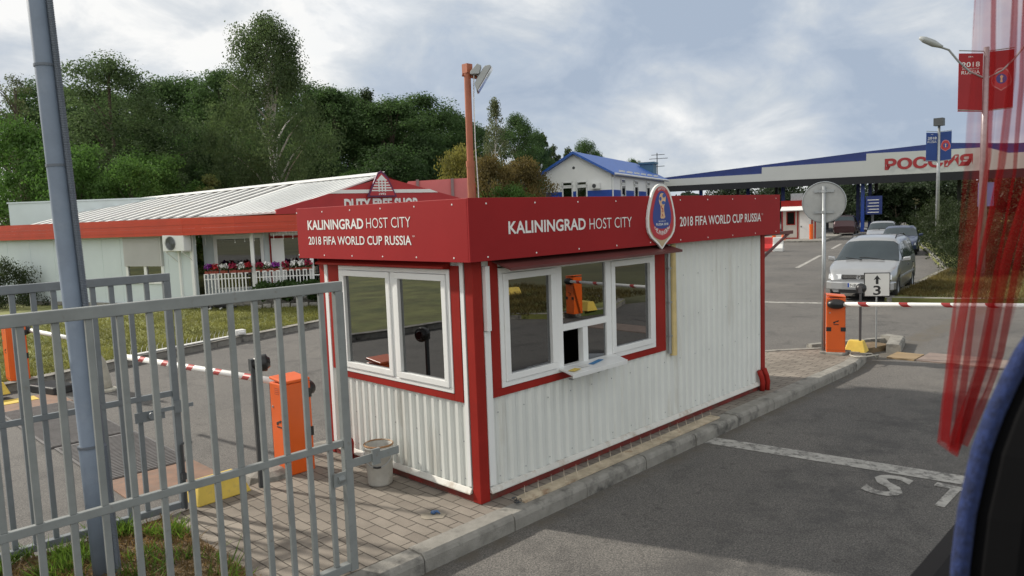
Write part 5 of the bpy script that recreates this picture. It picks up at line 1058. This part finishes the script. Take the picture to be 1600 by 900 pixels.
# yellow priority diamond far away
dm = thing('diamond_sign', 'small pale yellow diamond sign in front of the far trees', 'road sign', (72, 17.0, -.05))
MB().tube([(72, 17, -.05), (72, 17, 3.2)], .05, 6).build('post', STEEL, dm)
B = MB(); ngon(B, Vector((71.9, 17, 2.7)), Vector((.24, -.97, 0)), Z1, [(0, -.5), (.5, 0), (0, .5), (-.5, 0)], .03, .06); B.build('plate', mk('pale_yellow', (.55, .5, .3), .5), dm)
# ================================================================ TREES
def crown_arrays(seed, H, rad, base, shape, nc, nl, ls, droop=0.0, lump=.32, tip=0.0):
    g = np.random.default_rng(seed); C = []
    while len(C) < nc:
        t = g.random(); 
        if shape == 'ell': w = math.sqrt(max(0, 1-(2*(t-.42)/1.16)**2)) if t > .42 else math.sqrt(max(0, 1-((t-.42)/.60)**2))
        elif shape == 'cone': w = (1-t)**.8
        elif shape == 'birch': w = min(1, ((1-t)*4.2)**.55)*(.78+.22*math.sin(t*13+1))*(1-.26*min(1, max(0, (t-.3)/.4)))
        elif shape == 'col': w = min(1, (1-t)*3.2)**.7*min(1, .35+t*2)
        else: w = math.sqrt(max(0, 1-t*t))
        a_ = g.random()*2*math.pi; q = math.sqrt(g.random()*.8+.2)*(1+.22*math.sin(3*a_+seed)+.18*math.sin(5*a_+seed*2+t*7))
        C.append((math.cos(a_)*q*w*rad*.86, math.sin(a_)*q*w*rad*.86, base+t*(H-base)*.97))
    C = np.array(C); n = nc*nl
    cr = g.uniform(.55, 1.25, nc)*lump*rad
    ci = np.repeat(np.arange(nc), nl); d = g.normal(size=(n, 3)); d /= np.linalg.norm(d, axis=1)[:, None]; rr_ = g.random(n)**.45
    P = C[ci]+d*(cr[ci]*rr_)[:, None]*np.array([1, 1, .75]); 
    if droop: k = g.random(n); P[:, 2] -= k*droop; P[:, :2] = P[:, :2]*(1-.0*k[:, None])
    nrm = d+g.normal(size=(n, 3))*.7; nrm[:, 2] += .4; nrm /= np.linalg.norm(nrm, axis=1)[:, None]
    a1 = np.cross(nrm, g.normal(size=(n, 3))); a1 /= np.linalg.norm(a1, axis=1)[:, None]; b1 = np.cross(nrm, a1)
    s_ = (ls*g.uniform(.6, 1.35, n))[:, None]
    if droop: a1 = a1*.5; a1[:, 2] -= .8; a1 /= np.linalg.norm(a1, axis=1)[:, None]; b1 = np.cross(nrm, a1); b1 /= np.linalg.norm(b1, axis=1)[:, None]
    V = np.stack([P+a1*s_, P+b1*s_*.55, P-a1*s_, P-b1*s_*.55], 1).reshape(-1, 3)
    return V, C
def fast_mesh(name, V, mat):
    me = bpy.data.meshes.new(name); n = len(V)//4
    me.vertices.add(len(V)); me.vertices.foreach_set('co', V.astype(np.float32).ravel()); me.loops.add(len(V)); me.loops.foreach_set('vertex_index', np.arange(len(V), dtype=np.int32))
    me.polygons.add(n); me.polygons.foreach_set('loop_start', np.arange(0, len(V), 4, dtype=np.int32)); me.polygons.foreach_set('loop_total', np.full(n, 4, dtype=np.int32))
    me.materials.append(mat); me.update(calc_edges=True); me.validate(); return me
PROTO = {}
def tree_proto(kind, var):
    key = (kind, var)
    if key in PROTO: return PROTO[key]
    sd_ = hash(kind) % 97 if False else sum(map(ord, kind))+var*13
    # unit trees: H and radius are nominal, scaled on placing
    K = {'broad': (13.5, 4.2, .3, 'ell', 200, 250, .085, 0, .25, (.064, .124, .040)), 'airy': (12.5, 4.0, .4, 'ell', 230, 200, .07, 0, .24, (.085, .138, .058)), 'pale': (12.5, 2.6, 2.5, 'ell', 80, 90, .07, 0, .22, (.11, .14, .07)),
         'pine': (13.5, 2.4, 2, 'cone', 90, 110, .12, 0, .28, (.045, .075, .03)), 'birch': (14.8, 3.7, 1.6, 'birch', 430, 170, .052, 1.3, .12, (.080, .130, .050)), 'dbush': (7, 3.4, .2, 'dome', 110, 200, .08, 0, .26, (.048, .096, .032)), 'bush': (7, 3.4, .2, 'dome', 110, 210, .08, 0, .26, (.078, .168, .036)),
         'lbush': (5.4, 1.4, .2, 'dome', 60, 110, .08, 0, .30, (.16, .20, .06)), 'willow': (7.2, 2.2, .8, 'ell', 80, 110, .08, .7, .28, (.20, .20, .05)), 'youngbirch': (11, 2.1, 3.0, 'cone', 110, 55, .065, .5, .17, (.12, .15, .075)),
         'olive': (6.2, 2.6, .2, 'dome', 100, 200, .07, .3, .26, (.13, .105, .035)), 'poplar': (10, 1.3, 1, 'col', 60, 90, .13, 0, .32, (.06, .09, .03)), 'far': (5.6, 6.5, .0, 'dome', 90, 90, .20, 0, .24, (.034, .056, .028)),  # olive: brown tint of a window reflection put into the leaf colour
         'thuja': (3.6, 1.2, .1, 'col', 70, 80, .09, 0, .28, (.028, .05, .02)), 'dshrub': (1.4, 1.6, .0, 'dome', 70, 140, .038, 0, .30, (.030, .048, .018))}[kind]
    H, rad, base, shp, nc, nl, ls, droop, lump, col = K
    V, C = crown_arrays(sd_, H, rad, base, shp, nc, nl, ls, droop, lump)
    crown = fast_mesh('crown', V, leafmat('leaf_'+kind, col))
    g = random.Random(sd_); B = MB()
    tr = {'birch': .17, 'youngbirch': .09, 'dbush': .08, 'bush': .08, 'lbush': .05, 'olive': .07, 'thuja': .06, 'dshrub': .03, 'poplar': .14}.get(kind, .22)
    top = H*.93 if kind in ('birch', 'pine', 'youngbirch', 'poplar', 'pale') else H*.72
    path = [Vector((0, 0, -.1))]; 
    for i in range(1, 7): path.append(Vector((g.uniform(-.1, .1)*i*rad*.12, g.uniform(-.1, .1)*i*rad*.12, top*i/6)))
    B.tube(path, [tr*(1-.13*i)*1.0 for i in range(7)], 7)
    for k in range(min(len(C), 26 if kind not in ('thuja', 'dshrub', 'far') else 8)):
        c_ = Vector(C[k*max(1, len(C)//26) % len(C)]); z0 = max(.2 if kind in ('bush', 'dbush', 'dshrub', 'olive', 'lbush', 'far', 'thuja') else base*.9, c_.z-(rad*.55 if kind != 'birch' else 2.5)); z0 = min(z0, top*.97)
        q = z0/top*6; i = min(5, int(q)); p0 = path[i].lerp(path[i+1], min(1, max(0, q-i))); md = p0.lerp(c_, .55)+Z1*rad*.08
        B.tube([p0, md, c_], [tr*.32, tr*.2, tr*.06], 5, cap=False)
    me_t = B.build('trunk', BIRCHB if 'birch' in kind else BARK); tm = me_t.data; bpy.data.objects.remove(me_t)
    PROTO[key] = (crown, tm, H, rad); return PROTO[key]
def tree(kind, x, y, H, rad, label, group, var=0, rz=None, name=None):
    cm, tm, H0, r0_ = tree_proto(kind, var)
    if kind == 'broad' and x < 38: rad *= 1.3
    nm = name or ('bush' if kind in ('bush', 'dbush', 'lbush', 'olive', 'dshrub') else 'birch_tree' if 'birch' in kind else 'conifer_tree' if kind in ('pine', 'thuja') else 'tree')
    o = thing(nm, label, nm.split('_')[0] if nm == 'bush' else 'tree', (x, y, 0), group)
    sc = (rad/r0_, rad/r0_, H/H0); rz = rz if rz is not None else (x*3.7+y*1.3) % 6.28
    for n_, m_ in (('crown', cm), ('trunk', tm)):
        q = bpy.data.objects.new(n_, m_); COL.objects.link(q); q.parent = o; q.scale = sc; q.rotation_euler = (0, 0, rz)
    return o
F = 'forest trees behind the shop'
TT = [('pale', 8.3, 52.5, 12.9, 2.6, 'wispy pale thin tree at the far left edge against the sky', F),
('broad', 10.7, 55.9, 13.2, 3.2, 'dark round broadleaf tree directly behind the blue grey pole, left side', F),
('airy', 11.2, 43.7, 12.9, 4.9, 'tall airy grey green tree with sky showing through, right of the blue grey pole', F),
('broad', 20.0, 58.0, 14.5, 4.2, 'dark broadleaf tree between the airy tree and the tall birch, nearer the airy tree', F),
('broad', 22.7, 58.2, 15.1, 3.6, 'dark broadleaf tree midway between the airy tree and the tall birch', F),
('broad', 22.4, 52.7, 14.7, 3.4, 'dark broadleaf tree touching the left side of the tall birch', F),
('birch', 17.6, 36.2, 15.1, 5.4, 'tallest tree, a drooping birch with a pale trunk behind the shop roof', None),
('broad', 28.9, 51.9, 14.4, 3.6, 'dark broadleaf tree touching the right side of the tall birch', F),
('broad', 29.4, 48.4, 13.4, 3.6, 'rounded dark tree second to the right of the tall birch', F),
('pine', 32.6, 47.9, 13.6, 2.4, 'pointed dark conifer crown above the forest edge right of the birch', F),
('broad', 33.9, 52.4, 14.0, 3.2, 'dark tree behind the pointed conifer crown', F),
('broad', 32.9, 44.6, 12.3, 4.0, 'broad yellowish green tree right of the pointed conifer', F),
('broad', 37.0, 46.3, 13.2, 4.2, 'dark rounded tree above the faded red board', F),
('broad', 42.6, 49.1, 12.8, 4.5, 'dark tree left of the orange floodlight pole', F),
('broad', 49.1, 54.0, 12.6, 4.5, 'dark tree passing behind the orange floodlight pole', F),
('bush', 7.5, 38.2, 7.5, 3.2, 'bright green bush behind the flat roof right of the pole', 'green bushes behind the shop'),
('bush', 6.3, 42.5, 8.7, 3.4, 'bright green bush behind the flat roof left of the pole', 'green bushes behind the shop'),
('bush', 11.2, 37.3, 7.0, 3.3, 'large bright green bush over the left half of the ridged roof', 'green bushes behind the shop'),
('bush', 9.1, 35.0, 6.1, 2.5, 'lower bright green bush above the left end of the ridged roof', 'green bushes behind the shop'),
('lbush', 13.1, 35.1, 5.4, 1.3, 'small pale green bush just above the ridged roof, left of the birch trunk', 'green bushes behind the shop'),
('bush', 20.7, 33.1, 5.5, 2.0, 'green bush above the white roof, left of the red gable', 'green bushes behind the shop'),
('dbush', 22.1, 40.7, 8.0, 4.0, 'dark green bush right of the birch trunk, deeper in the wood', 'green bushes behind the shop'),
('dbush', 27.5, 38.0, 7.6, 4.5, 'dark green bush behind the triangle emblem of the red gable', 'green bushes behind the shop'),
('dbush', 19.7, 43.2, 8.6, 3.8, 'dark green bush behind the birch trunk', 'green bushes behind the shop'),
('dbush', 17.9, 48.0, 9.4, 3.5, 'dark green bush deep in the wood left of the birch', 'green bushes behind the shop'),
('willow', 26.8, 30.0, 7.2, 2.1, 'yellow green drooping willow left of the orange pole above the faded red board', None),
('youngbirch', 32.9, 33.0, 11.1, 2.0, 'slender pale young birch with a pointed top right of the orange pole', None),
('broad', 39.7, 37.5, 10.7, 2.6, 'mid green tree right of the slender young birch', F),
('broad', 45.0, 40.6, 10.1, 2.4, 'mid green tree left of the blue gabled roof', F),
('olive', 26.6, 27.2, 6.2, 2.4, 'olive brown bush right of the orange pole, nearer the pole', 'olive brown bushes by the booth roof'),
('olive', 30.2, 27.9, 6.2, 2.6, 'olive brown bush right of the orange pole, nearer the white building', 'olive brown bushes by the booth roof'),
('bush', 26.5, 25.8, 4.6, 2.6, 'low green bush below the olive brown bushes', 'green bushes behind the shop'),
('poplar', 53.9, 45.8, 9.7, 1.1, 'narrow poplar left of the blue gable peak, the left of the pair', 'narrow poplars behind the white building'),
('poplar', 61.2, 50.0, 10.1, 1.2, 'narrow poplar left of the blue gable peak, the right of the pair', 'narrow poplars behind the white building'),
('broad', 67.4, 52.4, 11.4, 3.2, 'round green tree rising behind the blue gabled roof', None),
('broad', 96.3, 65.9, 11.0, 2.6, 'small far tree rising over the far end of the blue roof', None),
('poplar', 50.1, 44.1, 10.5, 1.5, 'tall narrow dark tree at the right end of the forest', None)]
F2 = 'trees of the second row in the wood'
TT += [('broad', 14.5, 62.0, 14.0, 4.2, 'dark tree of the second row filling the gap left of the airy tree', F2), ('broad', 18.0, 64.0, 14.2, 4.2, 'dark tree of the second row directly behind the airy tree', F2),
('broad', 26.5, 60.0, 14.6, 4.2, 'dark tree of the second row hidden behind the birch crown', F2), ('broad', 34.0, 58.0, 14.2, 4.2, 'dark tree of the second row right of the birch crown', F2),
('broad', 40.0, 55.0, 13.6, 4.2, 'dark tree of the second row above the red gable', F2), ('dbush', 14.5, 46.0, 9.0, 4.4, 'deep green thicket between the airy tree and the birch', F2), ('dbush', 24.0, 45.0, 9.5, 4.4, 'deep green thicket right of the birch trunk', F2), ('dbush', 33.0, 41.0, 9.0, 4.4, 'deep green thicket behind the faded red board', F2), ('dbush', 39.0, 44.0, 9.0, 4.4, 'deep green thicket just left of the orange pole', F2)]
nv_ = 0
for i, (k, x, y, H, rd, lab, grp) in enumerate(TT): tree(k, x, y, H, rd, lab, grp, var=(i % 3 if k == 'broad' else i % 2 if k == 'bush' else 0))
QF = 'far trees beyond the canopy'
for (x, y, H, rd), lab in zip([(106.9, 54.5, 5.7, 6), (117.2, 51.2, 6.0, 7), (116.2, 44.8, 4.8, 6), (114.7, 39.3, 5.3, 6), (108.8, 30.9, 5.1, 6), (116.3, 30.6, 5.8, 7), (108.6, 24, 5.2, 7), (106.7, 18.7, 5.2, 7), (104.2, 14.2, 5.3, 7)],
    ['far tree under the canopy left end, above the badge', 'far tree above the right end of the booth fascia', 'far tree above the far red trimmed booth', 'far tree behind the round sign', 'far tree just right of the blue canopy column', 'far tree behind the blue direction board', 'far tree above the pale yellow diamond sign', 'far tree behind the thin grey lamp post', 'far tree behind the crimson curtain']):
    tree('far', x, y, H+.4, rd, lab, QF)
for (x, y), lab in zip([(72.6, 20.2), (71.4, 18.5), (72.2, 17.0)], ['clipped dark thuja nearest the blue canopy column', 'clipped dark thuja in the middle of the row of three', 'clipped dark thuja at the right end of the row of three']):
    tree('thuja', x, y, 3.8, 1.5, lab, 'clipped thujas beyond the queue')
for (x, y, H, rd), lab in zip([(56.7, 11.0, 2.6, 2.4), (43.0, 6.2, 2.2, 2.2), (28.1, 2.6, 1.2, 1.2), (34.7, 3.6, 1.9, 2.2), (31.2, 1.6, 1.7, 2.0), (24.6, 1.4, .9, .9), (27.9, .5, 1.6, 2.0), (48.5, 8.6, 2.0, 1.8), (37.5, 4.9, 1.6, 1.5)],
    ['dark shrub at the kerb right of the pale estate car', 'dark shrub at the kerb beside the thin grey lamp post foot', 'small dark shrub at the kerb corner right of the minivan', 'dark shrub behind the post with the blue plate', 'dark shrub left of the crimson curtain', 'low dark shrub at the front tip of the verge', 'dark shrub under the crimson banners post', 'dark shrub right of the dark blue sedan', 'small dark shrub at the kerb between the sedan and the post']):
    tree('dshrub', x, y, H, rd, lab, 'dark shrubs on the right verge')
tree('dshrub', 1.8, 26.2, 1.5, 1.1, 'round green shrub by the shop wall at the left edge', None)
# distant wood along the horizon: one mass
V, C = crown_arrays(41, 9, 1, 0, 'dome', 4, 4, .2)
g = np.random.default_rng(5); n = 30000; th = g.uniform(R(-12), R(100), n); rr_ = g.uniform(150, 175, n)
P = np.stack([np.cos(th)*rr_, np.sin(th)*rr_, g.random(n)**.8*(5.0+.9*np.sin(th*40)+.6*np.sin(th*97))], 1)
nr = g.normal(size=(n, 3)); nr /= np.linalg.norm(nr, axis=1)[:, None]; a1 = np.cross(nr, g.normal(size=(n, 3))); a1 /= np.linalg.norm(a1, axis=1)[:, None]; b1 = np.cross(nr, a1)
V = np.stack([P+a1*.5, P+b1*.4, P-a1*.5, P-b1*.4], 1).reshape(-1, 3)
wm = fast_mesh('far_wood', V, leafmat('leaf_far_wood', (.03, .048, .03))); wo = bpy.data.objects.new('far_wood', wm); COL.objects.link(wo); tag(wo, 'far dark wood along the horizon beyond the canopy', 'wood', kind='stuff')
# ================================================================ GRASS
def blades(name, label, n, pos, h0, h1, w, mat, seed, lean=.5):
    g = np.random.default_rng(seed); P = pos(g, n); n = len(P); a_ = g.uniform(0, 2*math.pi, n); hh = g.uniform(h0, h1, n)
    d = np.stack([np.cos(a_), np.sin(a_), np.zeros(n)], 1); le = g.normal(size=(n, 3))*lean; le[:, 2] = 0
    top = P+np.array([0, 0, 1])*hh[:, None]+le*hh[:, None]
    V = np.stack([P-d*w, P+d*w, top+d*w*.15, top-d*w*.15], 1).reshape(-1, 3)
    o = bpy.data.objects.new(name, fast_mesh(name, V, mat)); COL.objects.link(o); tag(o, label, 'grass', kind='stuff'); return o
def lawnpos(g, n):
    x = g.uniform(-4, 8.5, n); e = np.interp(x, [-6, -1.38, .92, 2.71, 5.84, 12], [9.7, 10.56, 11.42, 11.85, 12.7, 15.8]); y = e+(g.random(n)**1.3)*8.0
    k = (y < 19-.0*x); return np.stack([x, y, np.zeros(n)], 1)[k]
blades('lawn_grass', 'short dry yellow green grass of the lawn before the shop', 42000, lawnpos, .03, .08, .010, leafmat('lawn_blade', (.165, .18, .05), .45), 3, .8)
def soilpos(g, n):
    x = g.uniform(-4.2, -2.02, n); y = np.where(g.random(n) < .55, 2.05-np.abs(g.normal(size=n))*.35, g.uniform(-.15, 1.9, n)); k = (y > -.18) & (y < 2.2)
    cl = np.sin(x*7.1)*np.sin(y*6.3+1)+.5*np.sin(x*13+y*11); k &= cl > .15
    return np.stack([x, y, np.full(n, .004)], 1)[k]
blades('weeds', 'bright green weeds growing in the bare soil under the grey gates', 9000, soilpos, .03, .14, .007, leafmat('weed_blade', (.11, .20, .03), .4), 9, .6)
def dry(g, n): return np.stack([g.uniform(-4.5, -2.02, n), g.uniform(-.18, 1.98, n), np.full(n, .004)], 1)
blades('dry_grass', 'short dry brown grass covering the soil under the grey gates', 9000, dry, .02, .07, .006, leafmat('dry_blade', (.20, .14, .06), .4), 10, 1.1)
def vpos(g, n):
    x = g.uniform(17.8, 27, n); lo = np.interp(x, [17.2, 18.4, 22.8, 27.5, 34], [1.9, 2.1, 2.5, 3.0, 5.2]); y = lo-g.random(n)**1.4*5
    return np.stack([x, y, np.zeros(n)], 1)
blades('verge_grass', 'dry rough grass on the right verge beside the queue lane', 16000, vpos, .04, .13, .012, leafmat('verge_blade', (.13, .11, .04), .5), 12, .7)
def mpos(g, n): 
    return np.stack([g.uniform(9.4, 15.5, n), -8.3-g.random(n)*6, np.zeros(n)], 1)
blades('mirrored_grass', 'dry grass of the verge across the stop lane, mirrored in the service window', 9000, mpos, .04, .16, .014, leafmat('verge_blade', (.13, .11, .04), .5), 13, .7)
# ================================================================ BUS INTERIOR (viewer's own bus)
cu_ = bpy.data.materials.new('curtain_reflection_cloth'); cu_.use_nodes = True; nt = cu_.node_tree; nt.nodes.clear(); N = nt.nodes.new
out = N('ShaderNodeOutputMaterial'); d_ = N('ShaderNodeBsdfDiffuse'); t_ = N('ShaderNodeBsdfTranslucent'); x_ = N('ShaderNodeBsdfTransparent'); m1 = N('ShaderNodeMixShader'); m2 = N('ShaderNodeMixShader')
d_.inputs[0].default_value = (.25, .016, .018, 1); t_.inputs[0].default_value = (.30, .018, .02, 1); x_.inputs[0].default_value = (.92, .80, .80, 1)
m1.inputs[0].default_value = .5; nt.links.new(d_.outputs[0], m1.inputs[1]); nt.links.new(t_.outputs[0], m1.inputs[2])
lw2 = N('ShaderNodeLayerWeight'); lw2.inputs[0].default_value = .45; mr_ = N('ShaderNodeMapRange'); mr_.inputs[3].default_value = .10; mr_.inputs[4].default_value = .62; nt.links.new(lw2.outputs['Facing'], mr_.inputs[0])
nt.links.new(mr_.outputs[0], m2.inputs[0]); nt.links.new(x_.outputs[0], m2.inputs[1]); nt.links.new(m1.outputs[0], m2.inputs[2]); nt.links.new(m2.outputs[0], out.inputs[0])
CR = [((-2.588, -4.392, 3.065), (-2.465, -4.518, 3.059)), ((-2.613, -4.399, 2.834), (-2.490, -4.524, 2.827)), ((-2.639, -4.397, 2.654), (-2.520, -4.519, 2.648)), ((-2.673, -4.388, 2.474), (-2.577, -4.486, 2.469)), ((-2.709, -4.379, 2.269), (-2.632, -4.458, 2.265)), ((-2.725, -4.377, 2.166), (-2.675, -4.429, 2.164)), ((-2.734, -4.379, 2.089), (-2.709, -4.405, 2.088))]   # rows from the rail down to the gathered hem: left and right edge
nx, nz = 220, 60; v = []
cd = Vector((.713, .70, 0))
for j in range(nz+1):
    q = j/nz*(len(CR)-1); k = min(len(CR)-2, int(q)); t = q-k; t = t*t*(3-2*t) if False else t
    La = Vector(CR[k][0]).lerp(Vector(CR[k+1][0]), t); Ra = Vector(CR[k][1]).lerp(Vector(CR[k+1][1]), t)
    for i in range(nx+1):
        tx = i/nx; dep = .016*math.sin(tx*34+.8*math.sin(q*.9))+.007*math.sin(tx*71+q*.7+1)+.010*math.sin(tx*13+q)
        v.append(La.lerp(Ra, tx)+cd*dep+Vector((0, 0, .012*math.sin(tx*9))) )
B = MB(); B.add(v, [(j*(nx+1)+i, j*(nx+1)+i+1, (j+1)*(nx+1)+i+1, (j+1)*(nx+1)+i) for j in range(nz) for i in range(nx)])
tag(B.build('curtain', cu_, smooth=True, loc=CR[0][0], recalc=False), 'reflected red curtain built as sheer cloth folds at the right side of the bus window', 'curtain')  # stands in for a curtain's reflection in the pane, added as hanging cloth
B = MB(); B.prism([(-3.6, -4.35, 1.845), (-3.6, -4.40, 1.875), (-3.6, -4.60, 1.88), (-3.6, -4.60, 1.66), (-3.6, -4.36, 1.66)], (2.6, 0, 0))
tag(B.build('window_ledge', mk('black_rubber_trim', (.007, .007, .008), .7, var=.3), loc=(-2.6, -4.45, 1.7)), 'black rubber ledge along the bottom of the bus window', 'window ledge')
st = thing('bus_seat', 'bus seat back with blue patterned cloth edge and black shell at the lower right corner', 'seat', (-3.33, -4.62, 1.9))
cloth = mk('blue_patterned_cloth', (.010, .020, .075), .95, var=.55, vs=110, bump=.3, bs=300, dirt=((.35, .03, .06), .9, 34, .66))
rv = Vector((.70, -.713, 0)); fv = Vector((.713, .70, 0))
SP = [Vector(p) for p in [(-3.394, -4.565, 2.110), (-3.388, -4.565, 2.148), (-3.377, -4.568, 2.210), (-3.359, -4.577, 2.283), (-3.342, -4.587, 2.328), (-3.326, -4.598, 2.366), (-3.311, -4.609, 2.399), (-3.291, -4.625, 2.432)]]
B = MB(); B.tube(SP, .0105, 12); B.build('cloth_edge', cloth, st, smooth=True)
B = MB(); n = len(SP); off = [(.008, .012), (.016, -.02), (.04, -.04), (.40, -.05), (.40, .05), (.03, .03)]; m = len(off)
v = [p+rv*a_+fv*b_ for p in SP for a_, b_ in off]
B.add(v, [(i*m+k, i*m+(k+1) % m, (i+1)*m+(k+1) % m, (i+1)*m+k) for i in range(n-1) for k in range(m)]+[tuple(range(m)), tuple((n-1)*m+k for k in range(m))])
B.build('shell', mk('black_seat_shell', (.0035, .0035, .004), .85, var=.2), st, smooth=False, bevel=.006)
for n_ in ('red_banner_panel', 'red_paint'): MT[n_].node_tree.nodes['Principled BSDF'].inputs['Specular IOR Level'].default_value = .14
for n_ in ('black_seat_shell', 'black_rubber_trim'): MT[n_].node_tree.nodes['Principled BSDF'].inputs['Specular IOR Level'].default_value = .08
